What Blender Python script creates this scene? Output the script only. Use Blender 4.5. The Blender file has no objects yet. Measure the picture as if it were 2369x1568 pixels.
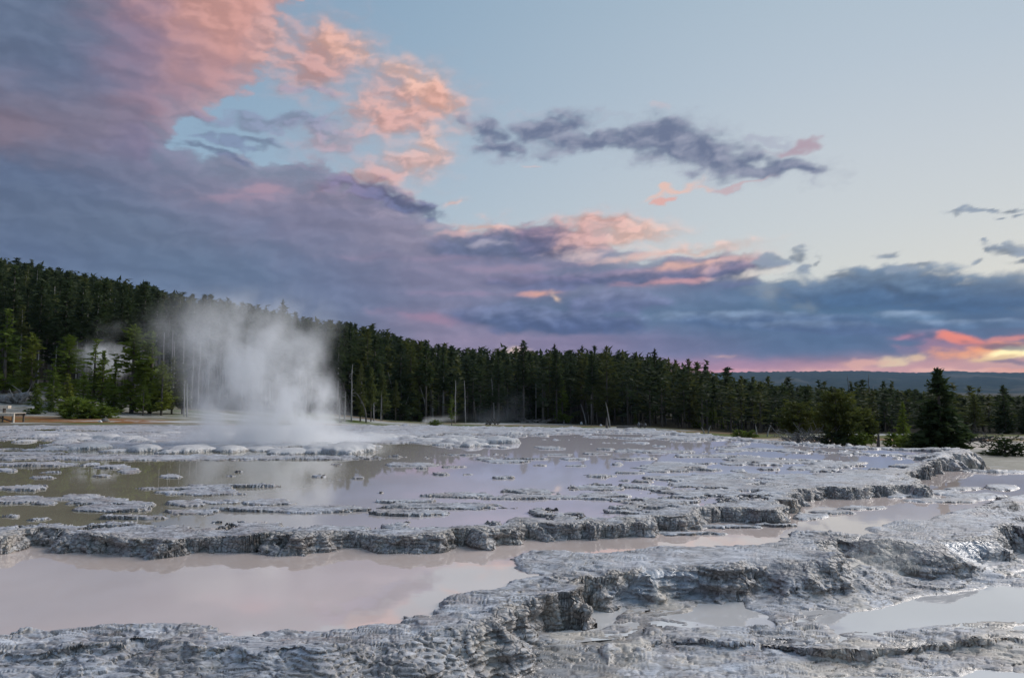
import bpy, math, random
import numpy as np
from math import radians, sin, cos, tan, pi

sc = bpy.context.scene
COL = sc.collection

# ------------------------------------------------------------------ camera
CAM_Z = 1.6
PITCH = radians(4.5)
FPX = 1579.0                       # focal length in units of a 2369 px wide picture
cam_d = bpy.data.cameras.new('camera')
cam = bpy.data.objects.new('camera', cam_d)
COL.objects.link(cam)
cam.location = (0, 0, CAM_Z)
cam.rotation_euler = (pi / 2 + PITCH, 0, 0)
cam_d.sensor_width = 36
cam_d.lens = FPX / 2369 * 36
cam_d.clip_start = 0.05
cam_d.clip_end = 30000
sc.camera = cam

sc.view_settings.view_transform = 'Standard'
sc.view_settings.look = 'None'
sc.view_settings.gamma = 1
sc.view_settings.use_curve_mapping = False
sc.view_settings.exposure = 0.0
sc.cycles.volume_step_rate = 1.5
sc.cycles.max_bounces = 9
sc.cycles.volume_bounces = 7
sc.cycles.transparent_max_bounces = 8


def ray(px, py):
    a = (px - 1184.5) / FPX
    b = (784 - py) / FPX
    return np.array([a, cos(PITCH) - b * sin(PITCH), sin(PITCH) + b * cos(PITCH)])


def onplane(px, py, z):
    d = ray(px, py)
    k = (z - CAM_Z) / d[2]
    return (d[0] * k, d[1] * k)


def azel(px, py):
    d = ray(px, py)
    return (math.degrees(math.atan2(d[0], d[1])), math.degrees(math.atan2(d[2], math.hypot(d[0], d[1]))))


def lin(r, g, b):
    def f(c):
        c /= 255.0
        return c / 12.92 if c <= .04045 else ((c + .055) / 1.055) ** 2.4
    return (f(r), f(g), f(b))


# ------------------------------------------------------------------ node helper
class NT:
    def __init__(self, tree):
        self.t = tree
        self.n = tree.nodes
        self.l = tree.links

    def new(self, typ, **kw):
        nd = self.n.new(typ)
        for k, v in kw.items():
            setattr(nd, k, v)
        return nd

    def put(self, sock, v):
        if hasattr(v, 'is_output') or isinstance(v, bpy.types.NodeSocket):
            self.l.new(v, sock)
        else:
            if hasattr(sock, 'default_value'):
                try:
                    sock.default_value = v
                except Exception:
                    sock.default_value = (v[0], v[1], v[2], 1.0)

    def math(self, op, a, b=None, c=None, clamp=False):
        nd = self.new('ShaderNodeMath', operation=op, use_clamp=clamp)
        self.put(nd.inputs[0], a)
        if b is not None:
            self.put(nd.inputs[1], b)
        if c is not None:
            self.put(nd.inputs[2], c)
        return nd.outputs[0]

    def vmath(self, op, a, b=None):
        nd = self.new('ShaderNodeVectorMath', operation=op)
        self.put(nd.inputs[0], a)
        if b is not None:
            if op == 'SCALE':
                self.put(nd.inputs['Scale'], b)
            else:
                self.put(nd.inputs[1], b)
        return nd.outputs[0]

    def noise(self, vec, scale, detail=4, rough=.55, dist=0.0, color=False, dim='3D'):
        nd = self.new('ShaderNodeTexNoise')
        nd.noise_dimensions = dim
        if vec is not None:
            self.put(nd.inputs['Vector'], vec)
        self.put(nd.inputs['Scale'], scale)
        self.put(nd.inputs['Detail'], detail)
        self.put(nd.inputs['Roughness'], rough)
        self.put(nd.inputs['Distortion'], dist)
        return nd.outputs['Color' if color else 'Fac']

    def vor(self, vec, scale, feature='F1', out='Distance'):
        nd = self.new('ShaderNodeTexVoronoi', feature=feature)
        if vec is not None:
            self.put(nd.inputs['Vector'], vec)
        self.put(nd.inputs['Scale'], scale)
        return nd.outputs[out]

    def mapr(self, v, a, b, c=0.0, d=1.0, smooth=False):
        nd = self.new('ShaderNodeMapRange')
        nd.interpolation_type = 'SMOOTHSTEP' if smooth else 'LINEAR'
        nd.clamp = True
        for i, x in enumerate((v, a, b, c, d)):
            self.put(nd.inputs[i], x)
        return nd.outputs[0]

    def mix(self, f, a, b, blend='MIX'):
        nd = self.new('ShaderNodeMix', data_type='RGBA', blend_type=blend)
        self.put(nd.inputs[0], f)
        for s, v in ((nd.inputs[6], a), (nd.inputs[7], b)):
            if isinstance(v, bpy.types.NodeSocket):
                self.l.new(v, s)
            else:
                s.default_value = (v[0], v[1], v[2], 1.0)
        return nd.outputs[2]

    def mapping(self, vec, loc=(0, 0, 0), rot=(0, 0, 0), scale=(1, 1, 1), typ='POINT'):
        nd = self.new('ShaderNodeMapping', vector_type=typ)
        self.put(nd.inputs[0], vec)
        nd.inputs[1].default_value = loc
        nd.inputs[2].default_value = rot
        nd.inputs[3].default_value = scale
        return nd.outputs[0]



# ------------------------------------------------------------------ world: clear evening air
SUN_AZ, SUN_EL = 47.0, 3.0
world = bpy.data.worlds.new('World')
sc.world = world
world.use_nodes = True
wt = NT(world.node_tree)
wt.n.clear()
w_out = wt.new('ShaderNodeOutputWorld')
w_bg = wt.new('ShaderNodeBackground')
w_bg.inputs['Strength'].default_value = 0.1
wt.l.new(w_bg.outputs[0], w_out.inputs[0])
nish = wt.new('ShaderNodeTexSky')
nish.sky_type = 'NISHITA'
nish.sun_disc = False
nish.sun_elevation = radians(SUN_EL)
nish.sun_rotation = radians(SUN_AZ)
nish.altitude = 2200
nish.dust_density = 1.6
tc = wt.new('ShaderNodeTexCoord')
sep = wt.new('ShaderNodeSeparateXYZ')
wt.l.new(tc.outputs['Generated'], sep.inputs[0])
azn = wt.math('MULTIPLY', wt.math('ARCTAN2', sep.outputs[0], sep.outputs[1]), 57.2958)
eln = wt.math('MULTIPLY', wt.math('ARCSINE', sep.outputs[2]), 57.2958)


def sky_ramp(cols):
    es = [-2, 3, 8, 13, 18, 24, 30, 36, 60]
    rp = wt.new('ShaderNodeValToRGB')
    wt.l.new(wt.mapr(eln, -2, 60), rp.inputs[0])
    el_ = rp.color_ramp.elements
    for k, (e, c) in enumerate(zip(es, cols)):
        p = (e + 2) / 62.0
        if k == 0:
            x = el_[0]; x.position = 0
        elif k == len(es) - 1:
            x = el_[-1]; x.position = 1
        else:
            x = el_.new(p)
        x.color = (*lin(*c), 1)
    return wt.vmath('SCALE', rp.outputs[0], 10.0)      # the world strength is 0.1


warm = sky_ramp([(232, 216, 190), (226, 220, 204), (216, 216, 210), (206, 211, 213), (198, 206, 213), (186, 199, 211), (176, 193, 207), (168, 188, 205), (150, 176, 200)])
cool = sky_ramp([(190, 196, 206), (184, 196, 206), (172, 190, 204), (158, 182, 202), (146, 174, 198), (136, 166, 192), (128, 160, 188), (124, 156, 186), (122, 154, 186)])
absaz = wt.math('ABSOLUTE', wt.math('SUBTRACT', azn, 40.0))
clear = wt.mix(wt.mapr(absaz, 8, 76, 0, 1, True), warm, cool)
sky_col = wt.mix(0.25, clear, wt.vmath('ADD', wt.vmath('SCALE', nish.outputs[0], .6), wt.vmath('SCALE', clear, .8)))
sky_col = wt.mix(wt.mapr(eln, -1.5, -4), sky_col, (.8, .9, 1.0))
wt.put(w_bg.inputs['Color'], sky_col)

# ------------------------------------------------------------------ sun: low behind the cloud, very soft
sd = bpy.data.lights.new('sun', 'SUN')
sd.energy = 2.9
sd.angle = radians(40)
sd.color = (1.0, .93, .88)
sun = bpy.data.objects.new('sun', sd)
COL.objects.link(sun)
_el, _az = radians(32), radians(SUN_AZ + 15)
_d = np.array([sin(_az) * cos(_el), cos(_az) * cos(_el), sin(_el)])
from mathutils import Vector
sun.rotation_euler = Vector(_d).to_track_quat('Z', 'Y').to_euler()

# ------------------------------------------------------------------ numpy noise
_rs = np.random.RandomState(7)
_PERM = _rs.permutation(4096).astype(np.int32)
_G3 = _rs.normal(size=(4096, 3)).astype(np.float32)
_G3 /= np.linalg.norm(_G3, axis=1)[:, None]
_A2 = _rs.uniform(0, 2 * pi, 4096)
_G2 = np.stack([np.cos(_A2), np.sin(_A2)], 1).astype(np.float32)
_U = _rs.uniform(0, 1, (4096, 3)).astype(np.float32)


def _h2(i, j, s):
    return _PERM[(_PERM[(i + s * 131) & 4095] + j) & 4095]


def _h3(i, j, k, s):
    return _PERM[(_PERM[(_PERM[(i + s * 131) & 4095] + j) & 4095] + k) & 4095]


def p2(x, y, s=0):
    xi = np.floor(x).astype(np.int32); yi = np.floor(y).astype(np.int32)
    fx = (x - xi).astype(np.float32); fy = (y - yi).astype(np.float32)
    u = fx * fx * fx * (fx * (fx * 6 - 15) + 10); v = fy * fy * fy * (fy * (fy * 6 - 15) + 10)

    def g(a, b):
        h = _h2(xi + a, yi + b, s)
        return _G2[h, 0] * (fx - a) + _G2[h, 1] * (fy - b)
    n0 = g(0, 0) * (1 - u) + g(1, 0) * u
    n1 = g(0, 1) * (1 - u) + g(1, 1) * u
    return (n0 * (1 - v) + n1 * v) * 1.5


def p3(x, y, z, s=0):
    xi = np.floor(x).astype(np.int32); yi = np.floor(y).astype(np.int32); zi = np.floor(z).astype(np.int32)
    fx = (x - xi).astype(np.float32); fy = (y - yi).astype(np.float32); fz = (z - zi).astype(np.float32)
    u = fx * fx * (3 - 2 * fx); v = fy * fy * (3 - 2 * fy); w = fz * fz * (3 - 2 * fz)

    def g(a, b, c):
        G = _G3[_h3(xi + a, yi + b, zi + c, s)]
        return G[..., 0] * (fx - a) + G[..., 1] * (fy - b) + G[..., 2] * (fz - c)
    a0 = g(0, 0, 0) * (1 - u) + g(1, 0, 0) * u
    a1 = g(0, 1, 0) * (1 - u) + g(1, 1, 0) * u
    b0 = g(0, 0, 1) * (1 - u) + g(1, 0, 1) * u
    b1 = g(0, 1, 1) * (1 - u) + g(1, 1, 1) * u
    return ((a0 * (1 - v) + a1 * v) * (1 - w) + (b0 * (1 - v) + b1 * v) * w) * 1.5


def fbm(x, y, o=4, s=0, r=.5, ridged=False):
    t = 0; a = 1.0; f = 1.0; n = 0
    for k in range(o):
        v = p2(x * f + 13.7 * k, y * f - 7.3 * k, s + k)
        if ridged:
            v = 1 - 2 * np.abs(v)
        t = t + a * v; n += a; a *= r; f *= 2.03
    return t / n


def worley2(x, y, s=0):
    """distance to nearest and second nearest feature point, and a random value of the cell"""
    xi = np.floor(x).astype(np.int32); yi = np.floor(y).astype(np.int32)
    d1 = np.full(x.shape, 9., np.float32); d2 = d1.copy(); r1 = np.zeros(x.shape, np.float32)
    for a in (-1, 0, 1):
        for b in (-1, 0, 1):
            h = _h2(xi + a, yi + b, s)
            d = np.hypot(xi + a + _U[h, 0] - x, yi + b + _U[h, 1] - y).astype(np.float32)
            nw = d < d1
            d2 = np.where(nw, d1, np.minimum(d2, d))
            r1 = np.where(nw, _U[h, 2], r1)
            d1 = np.where(nw, d, d1)
    return d1, d2, r1


def ss(e0, e1, x):
    t = np.clip((x - e0) / (e1 - e0), 0, 1)
    return t * t * (3 - 2 * t)


def sdf_poly(x, y, poly):
    """signed distance to a closed polygon, positive inside"""
    poly = np.asarray(poly, float)
    d = np.full(x.shape, 1e9)
    ins = np.zeros(x.shape, bool)
    n = len(poly)
    for i in range(n):
        ax, ay = poly[i]; bx, by = poly[(i + 1) % n]
        ex, ey = bx - ax, by - ay
        L = ex * ex + ey * ey
        if L < 1e-12:
            continue
        t = np.clip(((x - ax) * ex + (y - ay) * ey) / L, 0, 1)
        d = np.minimum(d, (x - ax - t * ex) ** 2 + (y - ay - t * ey) ** 2)
        if ay != by:
            c = ((ay > y) != (by > y)) & (x < ex * (y - ay) / ey + ax)
            ins ^= c
    d = np.sqrt(d)
    return np.where(ins, d, -d)

# ------------------------------------------------------------------ clouds: computed over azimuth / elevation
def cloud_field(az, el):
    """colour (linear) and cover of the evening clouds in direction az, el (degrees)"""
    sh = 2.0
    wx = fbm(az * .10, el * .2, 3, 21); wy = fbm(az * .10 + 50, el * .2, 3, 25)
    vx = fbm(az * .42, el * .75, 4, 31, .46); vy = fbm(az * .42 + 30, el * .75, 4, 35, .46)
    lowk = ss(2, 16, el) * .75 + .25           # clouds far away (low) are smaller and flatter
    X = az + 1.6 * wx * lowk + 1.9 * vx * lowk
    Y = el + .8 * wy * lowk + 1.1 * vy * lowk
    X1 = az + .8 * wx + .9 * vx * lowk
    Y1 = el + .3 * wy * lowk + .45 * vy * lowk
    B = fbm(X1 * .42, Y1 * .85, 7, 41, .53)                       # billows
    Bl = fbm((X1 + .5) * .42, (Y1 + .4) * .85, 6, 41, .5)      # the same nearer the light
    R = (B - Bl)
    T = fbm(X1 * .10 - Y1 * .03, Y1 * .75 + X1 * .04, 5, 51, .46)              # streaks
    soft = fbm(az * .12, el * .25, 3, 61)

    def AE(pts):
        return [azel(*p) for p in pts]

    def g(px, py, rx, ry, rot=0, w=1):
        a, e = azel(px, py)
        sx = max(.15, (azel(px + rx, py)[0] - azel(px - rx, py)[0]) / 2)
        sy = max(.1, (azel(px, py - ry)[1] - azel(px, py + ry)[1]) / 2)
        xx, yy = (X, Y) if w else (X1, Y1)
        c, s_ = cos(radians(rot)), sin(radians(rot))
        dx, dy = xx - a, yy - e
        return np.sqrt(((dx * c + dy * s_) / sx) ** 2 + ((-dx * s_ + dy * c) / sy) ** 2)

    def m(px, py, rx, ry, rot=0, lo=1.25, hi=.35, k=.5, nz=None, w=1, op=1.0):
        q_ = g(px, py, rx, ry, rot, w) - k * (B if nz is None else nz)
        return (.62 * ss(lo, hi, q_) + .38 * ss(lo + .4, hi - .4, q_)) * op

    def L(r, g_, b, mul=1.0):
        return np.array(lin(r, g_, b)) * mul

    def over(c, a, col, al):
        """paint col with cover al over colour c with cover a"""
        na = a + al * (1 - a)
        k = (al / np.maximum(na, 1e-4))[..., None]
        return c * (1 - k) + col * k, na

    # ---- the great sheet
    top = AE([(700, -260), (690, -60), (655, 40), (625, 140), (560, 235), (500, 265), (420, 290), (400, 335), (500, 350),
              (640, 365), (760, 385), (860, 400), (920, 430), (990, 480), (1030, 520),
              (1150, 538), (1240, 530), (1340, 535), (1420, 560), (1460, 585), (1560, 600), (1650, 590), (1720, 600), (1780, 640),
              (1860, 660), (1930, 634), (2000, 622), (2070, 628), (2140, 626), (2230, 640), (2369, 648), (2500, 640)])
    poly = [(-14, 60)] + top + [(48, 11.5), (70, 8.5), (100, 6), (140, 5), (181, 4), (181, -8), (-181, -8), (-181, 30), (-150, 38), (-110, 52), (-70, 60)]
    d = sdf_poly(X1, Y1, poly)
    d = d + (B * 1.5 + T * .5) * (lowk * .6 + .4)
    edge = ss(-.25, .55, d) * .75 + ss(.2, 2.5, d) * .25
    cov = edge * (1 - .25 * ss(100, 180, np.abs(az)) )
    # colour of the sheet: mixture of broad tints
    tints = [  # px, py, rx, ry, colour
        (-200, 60, 300, 150, (93, 105, 129)), (60, 60, 200, 110, (99, 113, 137)), (150, 170, 260, 90, (93, 107, 135)), (330, 100, 100, 110, (140, 122, 145)),
        (520, 40, 140, 110, (200, 150, 142)), (500, 170, 120, 70, (176, 140, 146)), (560, 110, 80, 90, (198, 150, 146)),
        (0, 280, 160, 70, (129, 113, 127)), (200, 262, 200, 50, (131, 123, 141)), (380, 255, 120, 45, (166, 134, 146)), (330, 330, 110, 50, (124, 118, 146)),
        (60, 420, 260, 60, (87, 103, 131)), (400, 400, 200, 40, (111, 119, 143)), (600, 450, 160, 34, (141, 133, 153)), (800, 430, 120, 40, (119, 121, 145)),
        (300, 520, 300, 60, (99, 113, 137)), (700, 530, 260, 60, (123, 123, 149)), (960, 560, 160, 40, (143, 137, 157)), (60, 580, 240, 50, (95, 111, 141)),
        (500, 620, 300, 60, (97, 116, 143)), (800, 650, 200, 60, (107, 117, 147)), (1000, 650, 160, 40, (129, 125, 151)), (1150, 620, 180, 40, (135, 129, 155)),
        (1000, 740, 120, 26, (137, 123, 147)), (1080, 790, 180, 22, (145, 129, 153)), (400, 720, 400, 60, (99, 115, 143)), (700, 760, 200, 50, (107, 117, 145)), (1350, 800, 220, 26, (137, 121, 151)), (1550, 800, 180, 30, (107, 111, 145)),
        (1350, 640, 180, 30, (113, 123, 151)), (1500, 650, 160, 30, (123, 127, 153)), (1700, 690, 200, 40, (95, 115, 145)), (1900, 700, 220, 50, (75, 109, 139)),
        (2100, 680, 260, 60, (80, 106, 138)), (2369, 700, 260, 60, (80, 106, 138)), (1900, 790, 220, 30, (79, 103, 137)), (2150, 780, 160, 30, (87, 101, 133)),
        (1250, 730, 160, 30, (89, 107, 137)), (1500, 735, 160, 26, (95, 117, 145)), (1700, 760, 160, 30, (81, 105, 137)),
        (1650, 845, 160, 14, (186, 136, 160)), (1950, 850, 200, 14, (206, 150, 158)), (2200, 850, 160, 16, (220, 160, 150)), (1300, 830, 200, 16, (141, 125, 155)),
        (2650, 600, 300, 60, (79, 111, 137)), (2700, 800, 240, 50, (190, 130, 130))]
    num = np.zeros(az.shape + (3,)); den = np.zeros(az.shape) + 1e-9
    for px, py, rx, ry, c in tints:
        q = g(px, py, rx * 1.05, ry * 1.15)
        w = np.exp(-1.6 * q ** 1.3) * 1.0 + .0002 / (1 + q * q)
        num += w[..., None] * L(*c); den += w
    c = num / den[..., None]
    # far from the picture: plain slate cloud
    c = c * (1.04 + ((.5 * T + .35 * soft) * .34)[..., None])
    rl = np.clip(R * .75, -.16, .22) * (ss(0, 4, el) * .7 + .1) * (.45 + .55 * ss(2.5, .2, d))
    c = c * (1 + rl[..., None] * np.array([1.1, 1.0, .85]))
    a = cov
    # cumulus forms inside the low bank: dark bodies with paler tops
    def body(px, py, rx, ry, rot, dark, lite, cc, aa, op=1.0, k=.6):
        q = g(px, py, rx, ry, rot, 0) - k * B
        al = ss(1.25, .7, q) * op
        e = azel(px, py)[1]
        sy = max(.1, (azel(px, py - ry)[1] - azel(px, py + ry)[1]) / 2)
        t = ss(-.35, .95, (Y1 - e) / sy + .8 * B)
        colr = L(*dark) * (1 - t[..., None]) + L(*lite) * t[..., None]
        return over(cc, aa, colr * (1 + (.45 * R)[..., None]), al)
    c, a = body(1180, 568, 190, 44, 3, (98, 108, 138), (120, 120, 148), c, a, .9)
    c, a = body(1290, 560, 90, 42, 0, (98, 102, 134), (128, 116, 142), c, a, .9)
    c, a = body(1660, 622, 120, 44, -2, (96, 106, 138), (124, 124, 150), c, a, .95)
    c, a = body(1500, 640, 240, 22, 2, (98, 106, 140), (140, 130, 156), c, a, .9)
    c, a = body(1250, 655, 130, 18, 0, (104, 110, 146), (130, 124, 156), c, a, .7)
    c, a = body(2000, 668, 230, 46, 0, (74, 102, 138), (104, 126, 152), c, a, .8)
    c, a = body(2250, 680, 220, 44, 0, (70, 98, 134), (100, 122, 148), c, a, .8)
    c, a = body(1110, 728, 70, 26, 0, (94, 104, 140), (124, 130, 162), c, a, .9)
    c, a = body(1200, 738, 90, 34, 0, (84, 98, 134), (118, 128, 162), c, a, .95)
    c, a = body(1330, 745, 160, 28, -2, (80, 94, 132), (112, 124, 158), c, a, .95)
    c, a = body(1420, 700, 110, 26, 0, (104, 112, 150), (126, 132, 164), c, a, .7)
    c, a = body(1740, 740, 230, 22, -3, (82, 104, 140), (124, 144, 172), c, a, .9, .35)
    c, a = body(1900, 758, 180, 16, -5, (84, 104, 142), (112, 132, 162), c, a, .8, .35)
    c, a = body(2120, 730, 100, 14, -4, (96, 122, 152), (136, 156, 182), c, a, .85, .35)
    c, a = body(2260, 748, 140, 12, -4, (92, 116, 148), (130, 150, 178), c, a, .85, .35)
    c, a = body(2130, 776, 60, 14, 0, (104, 104, 140), (130, 128, 158), c, a, .8, .5)
    # bright slits through the bank
    for px, py, rx, ry, rot, cc_, op in (
            (1705, 640, 60, 9, 5, (232, 222, 210), 1), (1780, 628, 40, 9, 0, (226, 220, 212), .9), (1330, 590, 70, 12, 4, (222, 200, 200), .9), (1430, 600, 60, 8, 8, (226, 196, 190), .8),
            (1245, 680, 44, 6, 0, (250, 180, 150), .9), (1290, 690, 16, 7, -40, (255, 216, 180), .8), (1540, 652, 120, 8, 2, (226, 168, 168), .8), (1590, 610, 80, 8, 6, (238, 188, 170), .9),
            (1080, 540, 80, 9, 3, (214, 180, 180), .8), (1130, 566, 60, 7, 0, (196, 190, 206), .6), (900, 500, 60, 10, 0, (180, 168, 188), .6), (1500, 590, 90, 9, 10, (236, 190, 176), .8),
            (620, 440, 90, 9, 4, (178, 148, 164), .7), (560, 455, 120, 12, 3, (166, 142, 162), .6), (990, 735, 110, 10, -8, (176, 134, 158), .6), (1195, 808, 34, 9, 0, (246, 214, 186), .9),
            (1000, 600, 200, 8, 0, (160, 142, 168), .5), (1180, 620, 150, 7, 2, (168, 146, 170), .5), (1100, 680, 160, 7, 0, (158, 138, 166), .5),
            (1680, 824, 40, 4, 0, (236, 184, 170), .8), (1930, 856, 260, 6, 0, (246, 184, 168), .8), (1650, 858, 140, 5, 0, (226, 160, 176), .8)):
        c, a = over(c, a, L(*cc_), m(px, py, rx * 1.1, ry * 1.2, rot, 1.2, .0, 1.3, None, 0, op * .9))
    # ---- salmon clouds along the rim of the sheet
    salmon = [(740, 120, 100, 66, 8, (204, 156, 148), 1), (700, 165, 60, 44, 0, (192, 152, 150), .9), (800, 100, 56, 34, -14, (218, 172, 158), 1), (850, 118, 20, 26, 0, (222, 178, 164), .9),
              (910, 205, 90, 50, 8, (202, 160, 154), .95), (975, 190, 62, 30, -26, (228, 184, 168), 1), (1010, 226, 56, 34, -12, (226, 180, 164), 1), (940, 262, 120, 40, 10, (216, 166, 154), 1),
              (900, 290, 90, 26, 0, (206, 162, 156), .9), (985, 320, 26, 26, 0, (226, 184, 170), .8), (960, 375, 60, 34, 14, (220, 180, 170), .95), (890, 405, 90, 34, 10, (202, 164, 162), .95),
              (750, 340, 76, 26, 4, (182, 150, 160), .75), (640, 80, 44, 60, 0, (202, 164, 160), .6), (1045, 470, 24, 9, 0, (228, 184, 172), .8),
              (1130, 522, 90, 10, 2, (230, 186, 174), .9), (1400, 515, 84, 18, 0, (220, 174, 164), 1), (1440, 545, 96, 22, 4, (230, 188, 172), .95), (1360, 540, 70, 26, 0, (210, 168, 164), .8), (1600, 572, 120, 8, 0, (232, 194, 180), .8),
              (1690, 596, 80, 14, 0, (222, 180, 170), .7), (470, 20, 150, 60, 0, (200, 150, 142), .5)]
    for px, py, rx, ry, rot, cc_, op in salmon:
        al = .5 * m(px, py, rx, ry, rot, 1.35, .25, .95, None, 1, op) + .42 * m(px, py, rx * 1.2, ry * 1.3, rot, 1.7, -.1, .6, None, 1, op)
        c, a = over(c, a, L(*cc_) * (1 + np.clip(1.0 * R, -.2, .22)[..., None]), al)
    # dusky scraps on and before them
    for px, py, rx, ry, rot, cc_, op in ((640, 285, 150, 24, 6, (126, 128, 156), .6), (560, 330, 90, 12, -6, (110, 120, 150), .7), (500, 350, 120, 10, -8, (104, 114, 146), .7), (740, 305, 70, 20, 0, (140, 140, 164), .5),
                                         (860, 440, 110, 28, -12, (118, 114, 146), .9), (930, 466, 70, 22, -14, (104, 108, 140), .95), (980, 488, 44, 16, -20, (100, 108, 140), .9), (700, 205, 40, 10, 0, (140, 140, 164), .5)):
        c, a = over(c, a, L(*cc_) * (1 + np.clip(1.4 * R, -.2, .3)[..., None]), m(px, py, rx, ry, rot, 1.25, .5, .9, None, 1, op))
    # ---- the free slate cloud
    q = np.minimum.reduce([g(1130, 300, 50, 26, -20), g(1160, 340, 62, 24, 0), g(1290, 300, 90, 34, 4), g(1370, 330, 120, 26, 0), g(1530, 322, 120, 40, -6),
                           g(1620, 355, 150, 40, -14), g(1770, 385, 120, 26, -12), g(1860, 396, 60, 18, -4)])
    q = q - .75 * B
    al = .55 * ss(1.35, .6, q) + .45 * ss(1.9, .2, q)
    t = np.clip(.32 + 1.5 * R + .5 * (q - .6), 0, 1)[..., None]
    c, a = over(c, a, L(104, 114, 142) * (1 - t) + L(156, 160, 180) * t, al * .95)
    for px, py, rx, ry, rot, cc_, op in ((1850, 336, 66, 14, 4, (176, 152, 166), .85), (1760, 325, 60, 12, -8, (170, 174, 192), .6), (1215, 262, 70, 16, 0, (176, 184, 200), .5), (1400, 272, 60, 10, 0, (172, 182, 198), .45),
                                         (1130, 250, 34, 16, 0, (168, 182, 200), .4), (1560, 436, 64, 12, 14, (234, 194, 180), .9), (1535, 468, 30, 10, 8, (226, 176, 168), .95), (1640, 420, 40, 9, 8, (228, 190, 182), .7), (1710, 418, 50, 7, 6, (200, 174, 180), .8),
                                         (1230, 382, 18, 6, 0, (220, 192, 190), .5), (1510, 254, 30, 7, 0, (206, 190, 196), .4)):
        c, a = over(c, a, L(*cc_), m(px, py, rx, ry, rot, 1.2, .4, 1.0, None, 1, op))
    # cloudlets on the right
    for px, py, rx, ry in ((2240, 490, 40, 6), (2340, 482, 44, 7), (2360, 500, 24, 7), (2030, 594, 28, 9), (2330, 580, 40, 9), (2360, 606, 34, 6), (2250, 598, 14, 6), (2285, 572, 18, 6), (2120, 612, 44, 8),
                           (1850, 596, 22, 12), (1870, 622, 26, 14), (1950, 640, 20, 10), (1900, 610, 12, 10), (1790, 604, 40, 12), (2300, 512, 20, 4), (2270, 560, 14, 5), (2470, 560, 70, 10)):
        c, a = over(c, a, L(128, 140, 156) * (1 + np.clip(1.2 * R, -.2, .3)[..., None]), m(px, py, rx * 1.1, ry * 1.15, 0, 1.2, .5, 1.3, None, 1, .9))
    # ---- sunset fire low on the right
    for px, py, rx, ry, rot, cc_, mul, op in ((2250, 806, 150, 24, -2, (176, 126, 146), 1, .7), (2235, 786, 60, 11, -10, (255, 142, 112), 1, .95), (2340, 780, 80, 8, 4, (236, 146, 130), 1, .8), (2275, 800, 50, 11, 10, (255, 160, 112), 1, .9),
                                         (2520, 815, 120, 26, 0, (255, 190, 140), 1, .9), (2310, 812, 120, 20, 4, (255, 168, 104), 1.1, .85), (2350, 815, 84, 14, 6, (255, 236, 170), 1.5, 1), (2300, 830, 60, 7, 6, (255, 214, 150), 1, .95), (2060, 838, 50, 12, 4, (248, 216, 172), 1, .95),
                                         (2120, 828, 24, 9, 0, (250, 208, 160), 1, .8), (2000, 840, 60, 9, 0, (240, 180, 160), 1, .8), (2330, 840, 90, 9, 0, (224, 170, 156), 1, .8), (2369, 856, 160, 6, 0, (244, 170, 140), 1, .9), (2180, 858, 130, 5, 0, (250, 190, 170), 1, .9),
                                         (2100, 776, 40, 8, 0, (196, 136, 156), 1, .7)):
        c, a = over(c, a, L(*cc_, mul), m(px, py, rx, ry, rot, 1.25, .55, 1.2, None, 1, op))
    c, a = over(c, a, L(90, 82, 112), m(2330, 800, 100, 9, -8, 1.2, .5, 1.0, None, 1, .8))
    c, a = over(c, a, L(106, 94, 120), m(2340, 836, 60, 5, -5, 1.2, .5, 1.0, None, 1, .7))
    return c, np.clip(a, 0, 1)

# ------------------------------------------------------------------ helpers for objects
def tag(o, label=None, cat=None, group=None, kind=None):
    if label: o['label'] = label
    if cat: o['category'] = cat
    if group: o['group'] = group
    if kind: o['kind'] = kind
    return o


def np_mesh(name, V, F, smooth=False, mat_idx=None):
    """mesh from numpy arrays, F is (n,3) or (n,4)"""
    me = bpy.data.meshes.new(name)
    V = np.ascontiguousarray(V, np.float32); F = np.ascontiguousarray(F, np.int32)
    k = F.shape[1]
    me.vertices.add(len(V)); me.vertices.foreach_set('co', V.ravel())
    me.loops.add(F.size); me.loops.foreach_set('vertex_index', F.ravel())
    me.polygons.add(len(F))
    me.polygons.foreach_set('loop_start', np.arange(0, F.size, k, dtype=np.int32))
    if mat_idx is not None:
        me.polygons.foreach_set('material_index', np.ascontiguousarray(mat_idx, np.int32))
    me.update(calc_edges=True)
    me.polygons.foreach_set('use_smooth', np.full(len(F), smooth))
    return me


def link(name, me, mat=None, parent=None, loc=None):
    o = bpy.data.objects.new(name, me)
    COL.objects.link(o)
    if mat is not None and me is not None and len(me.materials) == 0:
        for m_ in (mat if isinstance(mat, (list, tuple)) else [mat]):
            me.materials.append(m_)
    if parent is not None:
        o.parent = parent
    if loc is not None:
        o.location = loc
    return o


def grid_faces(nr, nc):
    i = np.arange((nr - 1) * (nc - 1)); r = i // (nc - 1); c = i % (nc - 1)
    a = r * nc + c
    return np.stack([a, a + 1, a + nc + 1, a + nc], 1)


def mat_new(name):
    m_ = bpy.data.materials.new(name)
    m_.use_nodes = True
    t = NT(m_.node_tree)
    t.n.clear()
    return m_, t


def attr(t, name, out='Fac'):
    nd = t.new('ShaderNodeAttribute')
    nd.attribute_name = name
    return nd.outputs[out]


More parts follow.
